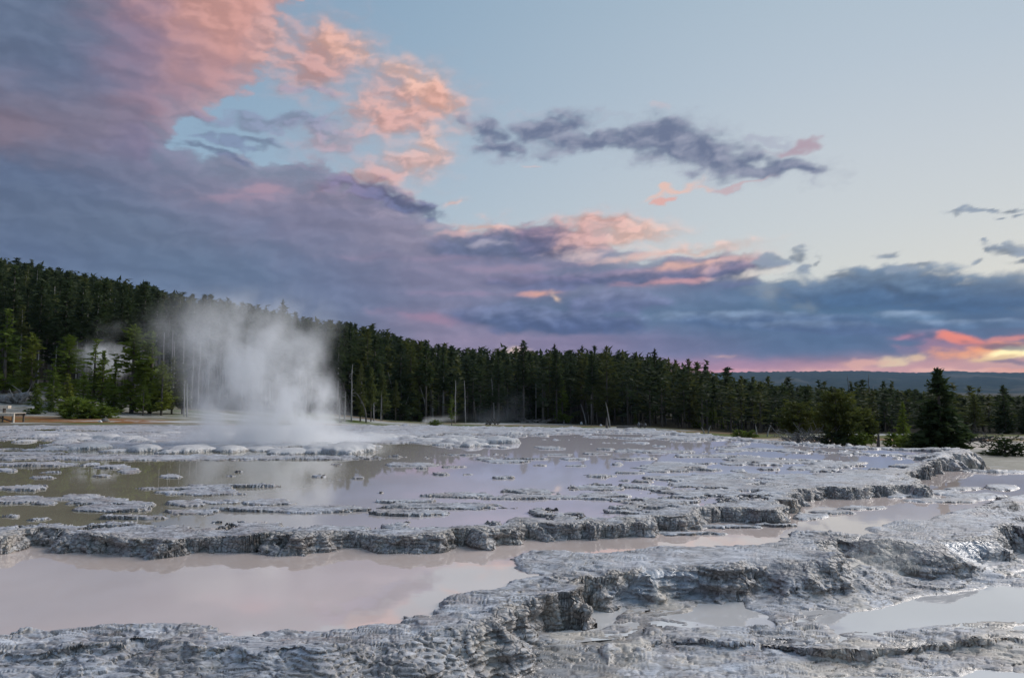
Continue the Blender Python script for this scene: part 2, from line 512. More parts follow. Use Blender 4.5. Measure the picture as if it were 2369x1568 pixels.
# ------------------------------------------------------------------ cloud dome, far outside everything
def build_clouds():
    azs = np.concatenate([np.linspace(-180, -50, 66, endpoint=False), np.linspace(-50, 50, 740), np.linspace(50, 180, 67)[1:]])
    els = np.concatenate([np.linspace(-3.5, -.6, 4, endpoint=False), np.linspace(-.6, 34, 350), np.linspace(34, 89, 56)[1:]])
    E, A = np.meshgrid(els, azs, indexing='ij')
    c, al = cloud_field(A, E)
    R = 15000.0
    ar, er = np.radians(A), np.radians(E)
    V = np.stack([R * np.sin(ar) * np.cos(er), R * np.cos(ar) * np.cos(er), R * np.sin(er)], -1).reshape(-1, 3)
    F = grid_faces(*A.shape)
    a_ = al.reshape(-1)
    F = F[(a_[F].max(1) > .004)]
    used, inv = np.unique(F, return_inverse=True)
    me = np_mesh('clouds', V[used], inv.reshape(F.shape), True)
    rgba = np.concatenate([c.reshape(-1, 3), a_[:, None]], 1)[used].astype(np.float32)
    at = me.attributes.new('cloud', 'FLOAT_COLOR', 'POINT')
    at.data.foreach_set('color', rgba.ravel())
    m_, t = mat_new('cloud')
    m_.cycles.emission_sampling = 'NONE'
    nd = t.new('ShaderNodeAttribute'); nd.attribute_name = 'cloud'
    em = t.new('ShaderNodeEmission'); t.put(em.inputs[0], nd.outputs['Color'])
    tr = t.new('ShaderNodeBsdfTransparent')
    mx = t.new('ShaderNodeMixShader'); out = t.new('ShaderNodeOutputMaterial')
    t.put(mx.inputs[0], nd.outputs['Alpha']); t.l.new(tr.outputs[0], mx.inputs[1]); t.l.new(em.outputs[0], mx.inputs[2])
    t.l.new(mx.outputs[0], out.inputs['Surface'])
    o = link('clouds', me, m_)
    tag(o, 'evening cloud bank with salmon edges over the forest and distant ridge', 'clouds', kind='stuff')
    return o


build_clouds()

# ------------------------------------------------------------------ land outside the platform
_gx = [-900, -300, 0, 150, 300, 450, 700, 900, 1000, 1200, 1450, 1700, 2369, 3300]
_gd = [9, 19, 26, 33, 42, 52, 64, 80, 100, 130, 170, 240, 1000]
_gz = {  # rows by depth
    9: [-.5] * 14,
    19: [-.1, -.1, -.1, -.1, -.1, -.1, -.15, -.15, -.15, -.2, -.3, -.4, -.45, -.5],
    26: [.0, .0, .0, .0, .0, .0, -.1, -.1, -.1, -.15, -.25, -.5, -.55, -.6],
    33: [.03, .0, .0, .0, .0, -.02, -.1, -.2, -.2, -.25, -.4, -.8, -.8, -.8],
    42: [.1, .05, 0, -.05, -.1, -.2, -.5, -.7, -.8, -.8, -.9, -1.3, -1.2, -1.2],
    52: [.9, .7, .5, .2, .05, -.1, -.7, -1, -1.1, -1.2, -1.3, -1.8, -1.7, -1.7],
    64: [4.5, 3.7, 2.8, 1.6, .8, .3, -.8, -1.4, -1.5, -1.6, -1.7, -2.2, -2.1, -2.1],
    80: [8, 7, 6, 4.2, 2.8, 1.8, .2, -1.5, -1.9, -1.9, -2, -2.5, -2.5, -2.5],
    100: [13, 11.5, 10.5, 8.5, 6.5, 4.8, 2, .0, -1.2, -1.9, -2, -2.8, -3, -3],
    130: [21, 19, 18, 15.5, 12.8, 10, 6, 2.8, .8, -.8, -1.8, -3, -3.2, -3.2],
    170: [27, 26.5, 25.7, 22.7, 19.7, 16.2, 11, 7.3, 4.2, 1.8, -.8, -3, -3.5, -3.5],
    240: [25, 24.5, 23, 20, 17, 13, 8, 5, 3, 1, -.5, -3, -3.5, -3.5],
    1000: [25, 25, 23, 20, 17, 12, 8, 5, 3, 1, 0, -2, -3, -3]}
_GZ = np.array([_gz[d] for d in _gd], float)


def ground_z(X, Y):
    """height of the land by bilinear interpolation of surveyed rows"""
    X = np.asarray(X, float); Y = np.asarray(Y, float)
    px = np.clip(1184.5 + FPX * X / np.maximum(Y, 1), _gx[0], _gx[-1])
    d = np.clip(Y, _gd[0], _gd[-1])
    i = np.clip(np.searchsorted(_gx, px) - 1, 0, len(_gx) - 2)
    j = np.clip(np.searchsorted(_gd, d) - 1, 0, len(_gd) - 2)
    gx = np.array(_gx, float); gd = np.array(_gd, float)
    u = (px - gx[i]) / (gx[i + 1] - gx[i]); v = (d - gd[j]) / (gd[j + 1] - gd[j])
    z = (_GZ[j, i] * (1 - u) + _GZ[j, i + 1] * u) * (1 - v) + (_GZ[j + 1, i] * (1 - u) + _GZ[j + 1, i + 1] * u) * v
    return z


def W2(pts, z):
    return [onplane(x, y, z) for x, y in pts]


WZ0, WZ1 = 0.0, -0.135          # water levels of the big pool and of the pool below its wall

P_MAIN = W2([(-900, 1262), (-300, 1250), (-80, 1240), (0, 1240), (45, 1228), (95, 1222), (130, 1231), (250, 1240), (400, 1246), (520, 1240), (640, 1236), (720, 1240), (805, 1231), (884, 1233), (956, 1239),
             (1019, 1234), (1051, 1226), (1122, 1226), (1185, 1222), (1197, 1213), (1201, 1205), (1237, 1209), (1300, 1212), (1352, 1210), (1367, 1212), (1375, 1206), (1439, 1206), (1514, 1202), (1524, 1200),
             (1530, 1190), (1557, 1193), (1611, 1182), (1662, 1173), (1721, 1178), (1768, 1181), (1790, 1179), (1808, 1160), (1830, 1148), (1834, 1138), (1882, 1126), (1955, 1128), (2057, 1121), (2101, 1118),
             (2129, 1126), (2122, 1110), (2096, 1101), (2140, 1078), (2188, 1064), (2236, 1056), (2244, 1061)], .03) + \
    W2([(2225, 1047), (2130, 1041), (1980, 1034), (1820, 1024), (1700, 1014), (1600, 1004), (1500, 995), (1300, 990.5), (1000, 986), (800, 985), (0, 986.5), (-500, 986), (-900, 988)], 0)
P_LIP1 = W2([(-900, 1540), (-200, 1520), (0, 1512), (200, 1500), (400, 1502), (600, 1510), (805, 1510), (964, 1484), (1051, 1464), (1118, 1432), (1134, 1446), (1142, 1402), (1201, 1397), (1280, 1381), (1324, 1376),
             (1328, 1356), (1316, 1343), (1290, 1338), (1336, 1341), (1399, 1336), (1478, 1317), (1516, 1307), (1626, 1314), (1662, 1321), (1735, 1299), (1845, 1307), (1918, 1310), (1925, 1288), (1900, 1259),
             (1896, 1248), (1955, 1252), (2064, 1259), (2119, 1270), (2152, 1285), (2163, 1266), (2174, 1252), (2229, 1248), (2302, 1237), (2342, 1211), (2369, 1225), (2600, 1240), (3300, 1260)], -.12) + \
    W2([(3300, 1096), (2243, 1092), (2100, 1070), (1800, 1060), (0, 1060), (-900, 1100)], -.15)
P_SH1 = W2([(-900, 1490), (-200, 1478), (0, 1472), (67, 1466), (120, 1468), (237, 1457), (356, 1459), (467, 1463), (554, 1474), (752, 1472), (853, 1462), (924, 1452), (1027, 1430), (1047, 1403), (1090, 1383),
            (1162, 1367), (1217, 1351), (1237, 1337), (1210, 1316), (1205, 1293), (1237, 1283), (1308, 1281), (1320, 1287), (1368, 1288), (1439, 1283), (1518, 1274), (1611, 1277), (1655, 1268), (1754, 1272),
            (1808, 1262), (1819, 1251), (1845, 1239), (1936, 1239), (1999, 1241), (2035, 1237), (2017, 1226), (2075, 1215), (2137, 1212), (2196, 1195), (2276, 1175), (2320, 1159), (2369, 1150), (2500, 1140), (3300, 1130)], -.15) + \
    W2([(3300, 1104), (2700, 1100), (2369, 1096), (2243, 1094), (2150, 1080), (1800, 1070), (0, 1070), (-900, 1110)], -.15)
# shallow pools on the lowest apron:  level, outline
POOLS = [(-.37, [(1240, 1462), (1270, 1440), (1325, 1415), (1400, 1404), (1462, 1400), (1445, 1422), (1428, 1440), (1424, 1452), (1400, 1460), (1330, 1467), (1270, 1470)]),
         (-.37, [(1512, 1428), (1580, 1412), (1600, 1396), (1665, 1385), (1725, 1380), (1738, 1395), (1748, 1408), (1785, 1422), (1802, 1460), (1735, 1451), (1668, 1455), (1560, 1440)]),
         (-.37, [(1870, 1432), (1900, 1420), (1968, 1414), (2060, 1398), (2130, 1376), (2200, 1368), (2280, 1356), (2400, 1358), (2700, 1370), (2700, 1440), (2369, 1443), (2250, 1440), (2150, 1452), (2110, 1460),
                 (1985, 1461), (1960, 1466), (1985, 1474), (1950, 1492), (1930, 1490), (1915, 1462)]),
         (-.35, [(2150, 1352), (2205, 1352), (2215, 1362), (2170, 1366)]),
         (-.37, [(2340, 1286), (2360, 1262), (2500, 1245), (2500, 1292), (2369, 1296)]),
         (-.37, [(2332, 1322), (2369, 1312), (2460, 1320), (2460, 1345), (2369, 1340)]),
         (-.44, [(1900, 1563), (1960, 1556), (2060, 1562), (2200, 1556), (2250, 1538), (2300, 1545), (2400, 1552), (2400, 1600), (1900, 1610), (1880, 1580)]),
         (-.44, [(1640, 1553), (1680, 1549), (1740, 1553), (1730, 1562), (1670, 1563)]),
         (-.37, [(2340, 1230), (2369, 1222), (2600, 1230), (2600, 1240), (2369, 1240)])]
# silty smooth flats (px, py, rx, ry)
FLATS = [(1500, 1378, 190, 20), (1700, 1352, 120, 22), (1420, 1398, 100, 12), (1620, 1372, 130, 14), (2200, 1310, 110, 30)]
SHELF = [(1590, 1222, 60, 4), (1680, 1219, 90, 4), (1600, 1235, 100, 4), (1880, 1196, 60, 8), (1930, 1186, 70, 6), (1990, 1176, 80, 5), (1860, 1200, 40, 6), (2110, 1150, 70, 5), (2190, 1158, 110, 7), (2270, 1148, 110, 10),
         (2320, 1128, 60, 10), (2230, 1130, 60, 5), (2180, 1140, 60, 5), (1800, 1216, 60, 2)]
ISLES = [(50, 1130, 104, 9), (60, 1158, 150, 14), (190, 1150, 84, 10), (230, 1161, 150, 14), (250, 1178, 190, 10), (313, 1168, 66, 9), (80, 1074, 170, 8), (257, 1080, 64, 9), (210, 1075, 44, 5), (300, 1090, 46, 9),
         (95, 1106, 54, 4), (115, 1093, 46, 3), (22, 1088, 38, 6), (396, 1103, 42, 6), (240, 1102, 42, 3), (430, 1130, 190, 5), (560, 1125, 210, 4), (480, 1140, 180, 9), (510, 1161, 94, 7), (430, 1165, 80, 10), (440, 1185, 150, 9),
         (620, 1163, 104, 14), (740, 1180, 210, 13), (640, 1180, 240, 8), (330, 1199, 140, 4), (20, 1195, 40, 3), (1067, 1147, 134, 9), (936, 1160, 108, 6), (1232, 1137, 110, 9), (1240, 1150, 200, 9), (1030, 1172, 240, 11), (945, 1188, 150, 9),
         (1380, 1130, 120, 7), (1400, 1146, 90, 8), (1392, 1101, 62, 6), (1478, 1126, 80, 8), (1455, 1094, 56, 5), (1162, 1106, 52, 3), (1170, 1068, 96, 5), (956, 1075, 124, 7), (1050, 1080, 48, 3), (976, 1084, 22, 3), (1021, 1098, 34, 4),
         (1122, 1061, 40, 5), (1324, 1062, 62, 4), (1427, 1074, 20, 5), (1460, 1062, 90, 4), (1290, 1052, 70, 3), (380, 1059, 900, 1.6), (60, 1050, 180, 6), (150, 1055, 150, 4), (1600, 1140, 150, 10), (1540, 1160, 130, 9), (1690, 1120, 120, 9),
         (1520, 1045, 160, 5), (1640, 1055, 140, 5), (750, 1062, 110, 3), (1330, 1078, 50, 2), (1250, 1077, 26, 2), (1080, 1098, 22, 2), (880, 1140, 12, 2), (552, 1092, 18, 2), (535, 1102, 20, 2), (740, 1103, 30, 3), (830, 1106, 24, 5),
         (1560, 1090, 60, 3), (1700, 1072, 50, 4), (1780, 1086, 44, 4), (2290, 1118, 50, 3), (1380, 1050, 60, 3), (1220, 1062, 90, 2)]
KNOBS = [(355, 1007, 70), (180, 1014, 80), (156, 1021, 60), (211, 1026, 60), (252, 1012, 74), (296, 1014, 80), (211, 1034, 100), (337, 1038, 90), (438, 1039, 130), (534, 1039, 90), (675, 1043, 130), (731, 1043, 80), (795, 1041, 120),
         (92, 1007, 50), (116, 1005, 50), (815, 1031, 130), (799, 1042, 125), (732, 1040, 100), (995, 1017, 90), (1071, 1017, 90), (1110, 1020, 90), (1089, 1028, 70), (1157, 1020, 90), (880, 1010, 90), (60, 1018, 60), (390, 1000, 60)] + [(130 + (k * 197) % 1060 + (k * 31) % 17, 999 + (k * 53) % 34, 26 + (k * 37) % 34) for k in range(64)] + [
         (460, 1004, 60), (1040, 1008, 60), (930, 1006, 60), (1150, 1010, 50), (1030, 1026, 60), (130, 1032, 60), (270, 1040, 70), (610, 1036, 80)]

_cx = [-400, 0, 300, 600, 900, 1200, 1500, 1800, 2100, 2369]
_cy = [985, 997, 1008, 1016, 1030, 1043, 1052, 1080, 1110, 1140, 1170, 1200, 1240]
_CV = np.array([
    [1, 1, 1, 1, 1, .95, .9, .9, .9, .95],
    [.6, .55, .65, .9, .8, .65, .6, .55, .8, .95],
    [.7, .8, 1, 1, .75, .45, .48, .55, .6, .95],
    [.3, .45, 1, 1, .85, .42, .38, .50, .42, .95],
    [.1, .2, .92, 1, .55, .25, .36, .42, .30, .5],
    [.1, .25, .40, .4, .28, .16, .36, .38, .32, .5],
    [.2, .3, .03, .03, .1, .10, .38, .36, .36, .5],
    [.05, .06, .03, .02, .04, .10, .42, .50, .58, .8],
    [.05, .03, .02, .01, .04, .10, .44, .58, .66, .9],
    [.05, .04, .04, .04, .05, .12, .50, .68, .8, 1],
    [.04, .03, .03, .03, .04, .12, .48, .8, 1, 1],
    [.03, .02, .02, .02, .02, .15, .8, 1, 1, 1],
    [1, 1, 1, 1, 1, 1, 1, 1, 1, 1]], float)


def cover_map(px, py):
    px = np.clip(px, _cx[0], _cx[-1]); py = np.clip(py, _cy[0], _cy[-1])
    i = np.clip(np.searchsorted(_cx, px) - 1, 0, len(_cx) - 2); j = np.clip(np.searchsorted(_cy, py) - 1, 0, len(_cy) - 2)
    gx = np.array(_cx, float); gy = np.array(_cy, float)
    u = (px - gx[i]) / (gx[i + 1] - gx[i]); v = (py - gy[j]) / (gy[j + 1] - gy[j])
    return (_CV[j, i] * (1 - u) + _CV[j, i + 1] * u) * (1 - v) + (_CV[j + 1, i] * (1 - u) + _CV[j + 1, i + 1] * u) * v


def ell(X, Y, px, py, rx, ry, z, ymin=.12, relief=0.0):
    """normalised distance to an ellipse lying on level z"""
    cx, cy = onplane(px, py, z)
    a = rx / FPX * cy
    _, y1 = onplane(px, py - ry, z)
    _, y0 = onplane(px, py + ry, z)
    b = max((y1 - y0) / 2, a * ymin)
    # long axis lies across the line of sight
    return np.sqrt(((X - cx * Y / cy) / a) ** 2 + ((Y - cy) / b) ** 2)


def terrain_fields(X, Y, fine=True):
    """returns height, water mask values and colour fields"""
    wa = .11 * fbm(X * 1.3, Y * 1.3, 3, 3) + .07 * fbm(X * 5, Y * 5, 3, 5)
    wb = .11 * fbm(X * 1.3 + 9, Y * 1.3, 3, 8) + .07 * fbm(X * 5 + 9, Y * 5, 3, 11)
    far = np.clip(Y / 9.0, 1, 5)
    Xa, Ya = X + wa * far, Y + wb * far
    s0 = sdf_poly(Xa, Ya, P_MAIN)
    s1 = sdf_poly(X + wa * .8, Y + wb * .8, P_LIP1)
    # scalloped lips
    kx, ky = X + .08 * fbm(X * 3, Y * 3, 2, 201), Y + .08 * fbm(X * 3 + 3, Y * 3, 2, 203)
    sa, sb, sr = worley2(kx * 2.3, ky * 2.3, 205)
    sc2, sd2, sr2 = worley2(kx * 6.5, ky * 6.5, 207)
    scal = (.42 - sa) * .22 + (.42 - sc2) * .075
    s0 = s0 + scal * np.clip(far, 1, 2.5)
    s1 = s1 + scal * .9
    h1 = sdf_poly(X + wa * .6, Y + wb * .6, P_SH1) - .04 * fbm(X * 7, Y * 12, 3, 209)
    px = 1184.5 + FPX * X / Y
    # photo row of a point at level zero, used only to look up the survey of crust cover
    k = (0 - CAM_Z) / Y
    bb = (k * cos(PITCH) - sin(PITCH)) / (cos(PITCH) + k * sin(PITCH))
    py = 784 - FPX * bb
    # ---- lowest apron
    base2 = np.interp(Y, [3, 5, 5.8, 6.5, 8, 14], [-.48, -.43, -.375, -.30, -.265, -.26]) + .045 * fbm(X * .7, Y * .9, 3, 17)
    flat = np.zeros_like(X)
    for f in FLATS:
        flat = np.maximum(flat, ss(1.15, .6, ell(Xa, Ya, *f, -.4)))
    pool2 = np.full(X.shape, -9.)
    lvl2 = np.full(X.shape, -9.)
    near = Y < 16
    Xn, Yn = (X + wa * .5)[near], (Y + wb * .5)[near]
    for z, pts in POOLS:
        d = sdf_poly(Xn, Yn, W2(pts, z))
        cur = pool2[near]; lv = lvl2[near]
        lv = np.where(d > cur, z, lv); cur = np.maximum(cur, d)
        pool2[near] = cur; lvl2[near] = lv
    pw = ss(-.02, .16, pool2)
    z2 = base2 + .012
    # land close to a pool keeps to that pool's level
    nearp = ss(-.6, -.05, pool2)
    z2 = z2 * (1 - nearp) + (np.maximum(lvl2, -.6) + .02 + .02 * np.clip(-pool2, 0, 1)) * nearp
    z2 = z2 * (1 - pw) + (np.maximum(lvl2, -.6) - .05) * pw
    # ---- pool under the wall
    w = np.interp(px, [-900, 500, 800, 1000, 1110, 1180, 1300, 1345, 1400, 1600, 1850, 1925, 2000, 2150, 2250, 2369, 3300],
                  [1.7, 1.6, 1.1, .8, .55, .36, .24, .26, .8, .85, .6, .2, .6, .55, .5, .8, 1.0])
    rim1 = WZ1 + .035 + .02 * fbm(X * 1.1, Y * 1.1, 2, 23)
    lobe = .045 * ss(.25, 0, np.abs(s1)) * (fbm(X * 2, Y * 2, 2, 44) + .3)
    zf = rim1 + lobe
    sh = ss(-.03, .22, h1)
    shelf = np.zeros_like(X)
    for e in SHELF:
        shelf = np.maximum(shelf, ss(1.15, .55, ell(Xa, Ya, *e, WZ1, .2) + .35 * fbm(X * 3, Y * 3, 3, 61)))
    zf = zf * (1 - sh) + (WZ1 - .07) * sh
    zf = np.maximum(zf, (WZ1 - .07) + .10 * shelf * sh)
    # the right hand far shore of that pool rises to the meadow
    bk = ss(34, 31.0, Y) * 1.0
    w = w * (1 - .75 * ss(-.40, -.08, pool2))
    t1 = np.clip(-s1 / w, 0, 1)
    t1 = t1 ** (1.0 - .35 * ss(.8, 1.6, w))
    t1 = np.where(w < .6, t1 * t1 * (3 - 2 * t1), t1)
    t1 = np.maximum(t1, ss(-.12, .0, pool2) * ss(0, -.2, s1))
    z1 = np.where(s1 > 0, zf, np.minimum(zf, rim1 + lobe) * (1 - t1) + z2 * t1)
    # beyond, the flats on the right
    G = ground_z(X, Y) + .05 * fbm(X * .3, Y * .3, 3, 71)
    rightflat = ss(-.1, .7, -s1) * (Y > 10.5)
    z1 = z1 * (1 - rightflat) + np.minimum(G, -.12 + .03 * fbm(X, Y, 3, 73)) * rightflat
    toG = ss(14.8, 19, Y)
    z1 = z1 * (1 - toG) + G * toG
    # ---- main platform
    cov = cover_map(px, py)
    sc_ = np.clip(Y / 14.0, .8, 3.2)
    n = fbm(X * 1.25, Y * 1.6, 5, 81, .6) * ss(15, 9, Y) + fbm(X * .42, Y * .60, 5, 83, .62) * ss(9, 15, Y)
    n = .5 + n * 1.15                                        # roughly uniform in 0..1
    cm = (cov * 1.12 - .04 - n) * 2.2
    im = np.full(X.shape, -9.)
    mainm = s0 > -.5
    Xi, Yi = X[mainm], Y[mainm]
    nn = fbm(Xi * 2.2, Yi * 3.4, 5, 91, .62)
    v = np.full(Xi.shape, -9.)
    for (a, b, ww, hh) in ISLES:
        v = np.maximum(v, 1.3 - ell(Xi, Yi, a, b, ww / 2, hh * .55, 0, .12) + .95 * nn)
    im[mainm] = v
    cm = np.where(cov > .97, np.maximum(cm, .35), cm)
    crust = np.maximum(ss(0, .22, cm), ss(0, .35, im))
    rimw = .34 + .16 * fbm(X * .8, Y * .8, 2, 95)
    front = (py > 1048)
    rimfar = np.where(front, rimw, np.clip(Y / 30, .5, 2.5))
    rim = ss(rimfar, rimfar - .16, s0)
    crust = np.maximum(crust, rim)
    top = .028 + .018 * fbm(X * .9, Y * .9, 2, 97) + np.clip((Y - 14) / 30, 0, 1) * .012
    top = top + .035 * ss(1.0, .1, s0) * (fbm(X * 1.5, Y * 1.5, 2, 99) + .4)
    top = top + .10 * ss(9, 2, np.hypot((px - 2190) / 12, (py - 1070) / 6)) * ss(1.2, .2, s0)
    z0 = -.07 + (top + .07) * crust
    kn = np.zeros_like(X)
    knn = fbm(X * 1.3, Y * 1.3, 3, 231)
    for (a, b, ww) in KNOBS:
        cx, cy = onplane(a, b, .05)
        r = ww * .40 / FPX * cy
        dd = (((X - cx) / r) ** 2 + ((Y - cy) / (r * 1.15)) ** 2) * (1 + 1.1 * knn)
        kn = np.maximum(kn, np.sqrt(np.clip(1 - dd, 0, 1)) * r * .33 * (1 + .3 * ((a * 7) % 5 - 2) / 2))
    z0 = np.maximum(z0, kn * 1.0 + np.where(kn > 0, .0, -9))
    drop = np.where(py > 1075, .10 + .16 * ss(-.2, .3, fbm(X * 1.9, Y * 1.9, 3, 221)), .5)
    t0 = ss(0, 1, -s0 / drop)
    zin = np.where(s0 > 0, z0, np.minimum(top, z0 + 9))
    # side wall of the main platform falls to whatever lies below it
    z = zin * (1 - t0) + z1 * t0
    z = np.where(s0 > 0, z0, z)
    wall = ss(-.3, -.0, s0) * ss(.12, .0, s0) * (py > 1075)
    wall1 = ss(-w * 1.1, -.02, s1) * ss(.05, -.02, s1) * (s0 < -.2) * (Y < 14)
    wetf = np.maximum(flat * (s1 < -.1), 0)
    return dict(z=z, s0=s0, s1=s1, h1=h1, pool2=pool2, lvl2=lvl2, crust=crust, wall=wall, wall1=wall1 * ss(.9, .4, w), flat=wetf, px=px, py=py, kn=kn, rf=rightflat, toG=toG, w=w)


def build_terrain():
    # columns: directions seen from the viewpoint; rows: spaced by how much of the picture they take
    t_c = np.concatenate([np.linspace(-1.25, -.80, 45, endpoint=False), np.linspace(-.80, .80, 1180), np.linspace(.80, 1.25, 46)[1:]])
    nc = len(t_c)
    cc = t_c[::5]
    Yf = 3.4 * (37 / 3.4) ** (np.linspace(0, 1, 2600) ** 1.0)
    NR = 740
    Rows = np.zeros((NR, len(cc)))
    Xc = cc[None, :] * Yf[:, None]; Yc = np.repeat(Yf[:, None], len(cc), 1)
    f = terrain_fields(Xc, Yc)
    zz = f['z']
    v = (CAM_Z - zz) / Yc * FPX * .432
    dv = np.abs(np.diff(v, axis=0))
    dY = np.diff(Yc, axis=0)
    slope = np.abs(np.diff(zz, axis=0))
    flatv = FPX * .432 * CAM_Z * dY / Yc[:-1] ** 2
    met = np.maximum(dv, flatv * .8) + FPX * .432 * 1.0 * slope / Yc[:-1] + .0002
    # the shape of the metric is blurred across columns so that rows run smoothly
    kern = np.ones(9) / 9
    mp = np.pad(met, ((0, 0), (4, 4)), mode='edge')
    met = np.stack([np.convolve(r_, kern, 'valid') for r_ in mp])
    cum = np.vstack([np.zeros((1, met.shape[1])), np.cumsum(met, axis=0)])
    Rk = None
    for j in range(len(cc)):
        Rows[:, j] = np.interp(np.linspace(0, cum[-1, j], NR), cum[:, j], Yf)
    kb = np.ones(13) / 13
    for _ in range(2):
        rp = np.pad(Rows, ((0, 0), (6, 6)), mode='edge')
        Rows = np.stack([np.convolve(q_, kb, 'valid') for q_ in rp])
    Yg = np.stack([np.interp(t_c, cc, Rows[i]) for i in range(NR)])
    Xg = t_c[None, :] * Yg
    f = terrain_fields(Xg, Yg)
    z = f['z']
    X, Y = Xg, Yg
    near = ss(26, 8, Y)
    dry = np.where(f['s0'] > 0, f['crust'], 1.0)
    dry = dry * (1 - .85 * f['flat'])
    inpool = (f['s0'] < 0) & (f['h1'] > .2)
    dry = np.where(inpool, .25, dry)
    dry = dry * (1 - ss(-.05, .1, f['pool2']))
    # flaky crust: small noise heights cut into thin leaves
    dyr = np.abs(np.gradient(Y, axis=0))

    def afbm(x, y, o, s, r, fy):
        """noise whose octaves fade out where the sheet's rows are too far apart to carry them"""
        t = 0; a = 1.0; f_ = 1.0; n_ = 0
        for k in range(o):
            t = t + a * ss(.50, .22, fy * f_ * dyr) * p2(x * f_ + 13.7 * k, y * f_ - 7.3 * k, s + k)
            n_ += a; a *= r; f_ *= 2.03
        return t / n_
    qx = X + .05 * fbm(X * 3, Y * 3, 2, 120); qy = Y + .05 * fbm(X * 3 + 5, Y * 3, 2, 122)
    b1 = afbm(qx * 1.3, qy * 3.1, 5, 131, .56, 3.1)
    b2 = afbm(qx * 4.5, qy * 11, 3, 141, .55, 11)
    hgt = .065 * b1 + .016 * b2
    farf = 1 + np.clip((Y - 10) / 12, 0, 1.6)
    hgt = hgt * farf
    step = .017 * farf
    ph = (hgt + z * .6) / step + 1.3 * fbm(X * 1.1, Y * 1.1, 2, 151)
    fl = np.floor(ph); fr = ph - fl
    dph = np.maximum(np.abs(np.gradient(ph, axis=0)), np.abs(np.gradient(ph, axis=1)) * .7)
    rw = np.clip(dph * 1.6, .22, 1.0)
    rise = np.clip((fr - (1 - rw)) / rw, 0, 1)
    rise = rise * rise * (3 - 2 * rise)
    keepq = ss(.9, .4, dph)
    rise = rise * keepq + fr * (1 - keepq)
    leaf = (fl + rise) * step - z * .6
    leaf = leaf - 1.3 * fbm(X * 1.1, Y * 1.1, 2, 151) * step
    d1, d2, rr = worley2(qx * 3.6, qy * 11, 161)
    # long thin cracks that follow the leaves, and shorter ones across
    cu = afbm(qx * 1.3 + .6 * b1, qy * 6.0 + 1.2 * b1, 3, 411, .5, 6.0); cv = afbm(qx * 3.6, qy * 13 + b1, 2, 421, .5, 13)
    cw = fbm(qx * 9, qy * 7, 2, 431, .5)
    dens = ss(-.35, .15, fbm(X * .9, Y * 1.3, 3, 441))
    crack = np.maximum(ss(.07, .0, np.abs(cu)) * dens * ss(.09, .03, dyr), .8 * ss(.08, .0, np.abs(cv)) * ss(-.2, .1, b2) * ss(.030, .014, dyr))
    crack = np.maximum(crack, .45 * ss(.035, 0, np.abs(cw)) * dens * ss(0, .3, b2) * ss(.03, .014, dyr))
    crack = crack * (1 - .85 * f['flat'])
    cell = (.5 - d1) * .014 + ss(.10, .0, d2 - d1) * -.008
    d1b, d2b, rb = worley2(qx * 10, qy * 30, 163)
    cell = cell * ss(.05, .02, dyr)
    cellb = 0 * (.5 - d1b) * .0045 * ss(14, 7, Y) * ss(-.1, .2, fbm(X * 1.5, Y * 2, 2, 211))
    wallm = np.clip(f['wall'] + f['wall1'], 0, 1)
    amt = np.where(f['s0'] > 0, .62, 1.0)
    smooth_apron = ss(.9, 1.4, f['w']) * ss(-.05, -.5, f['s1'])
    fol = .55 + .6 * ss(-.15, .25, fbm(X * .8, Y * .9, 3, 171))
    znew = z + dry * amt * (leaf * fol * (1 - .3 * smooth_apron) + cell + cellb - .013 * farf * crack) * (1 + .2 * ss(.01, .1, f['kn']))
    grn = f['toG'] * ss(0, -.3, f['s0'])
    znew = znew * (1 - grn) + (z + .02 * b2) * grn
    # walls: nodules and undercut leaves, pushed out sideways along the wall's own direction
    gy, gx = np.gradient(z)
    # approximate world gradient
    dXc = np.maximum(np.gradient(X, axis=1), .5 * np.gradient(t_c)[None, :] * Y); dYr = np.gradient(Y, axis=0)
    zx = gx / np.maximum(dXc, 1e-6); zy = gy / np.maximum(dYr, 1e-6)
    zx = zx - zy * np.gradient(Y, axis=1) / np.maximum(dXc, 1e-6)
    gl = np.sqrt(zx * zx + zy * zy) + 1e-6
    nx, ny = -zx / gl, -zy / gl
    stp = ss(.5, 1.6, gl) * ss(34, 16, Y)
    kk = stp > .01
    dx = np.zeros_like(z); 
    xs, ys, zs = X[kk], Y[kk], znew[kk]
    along = xs * 9 + ys * 4
    ka, kb, kr = worley2(xs * 5 + ys * 3, zs * 19 + fbm(xs * 5, ys * 5, 2, 180), 181)
    kc, kd, ke = worley2(xs * 14 + ys * 7, zs * 40, 183)
    big = fbm(xs * 3.2 + ys * 2, zs * 10, 3, 185)
    led = np.abs(((zs + .022 * fbm(xs * 3, ys * 3, 2, 187)) / .034) % 1 - .5) * 2
    dx[kk] = stp[kk] * ((.55 - ka) * .05 + (.5 - kc) * .020 + .10 * big + (led - .5) * .034)
    X2 = X + nx * dx; Y2 = Y + ny * dx
    z2 = znew + dx * .15
    V = np.stack([X2, Y2, z2], -1).reshape(-1, 3)
    F = grid_faces(*X.shape)
    # leave out cells that lie under deep meadow far away on the near ground sheet
    me = np_mesh('sinter_terrace', V, F, True)
    wl = np.where(f['s0'] > 0.0, WZ0, np.where(f['s1'] > 0, WZ1, f['lvl2']))
    above = z2 - wl

    def fa(name, arr):
        a_ = me.attributes.new(name, 'FLOAT', 'POINT')
        a_.data.foreach_set('value', np.ascontiguousarray(arr, np.float32).ravel())
    fa('above', np.clip(above, -.2, .4))
    fa('wall', np.clip(wallm, 0, 1))
    fa('silt', np.clip(f['flat'], 0, 1))
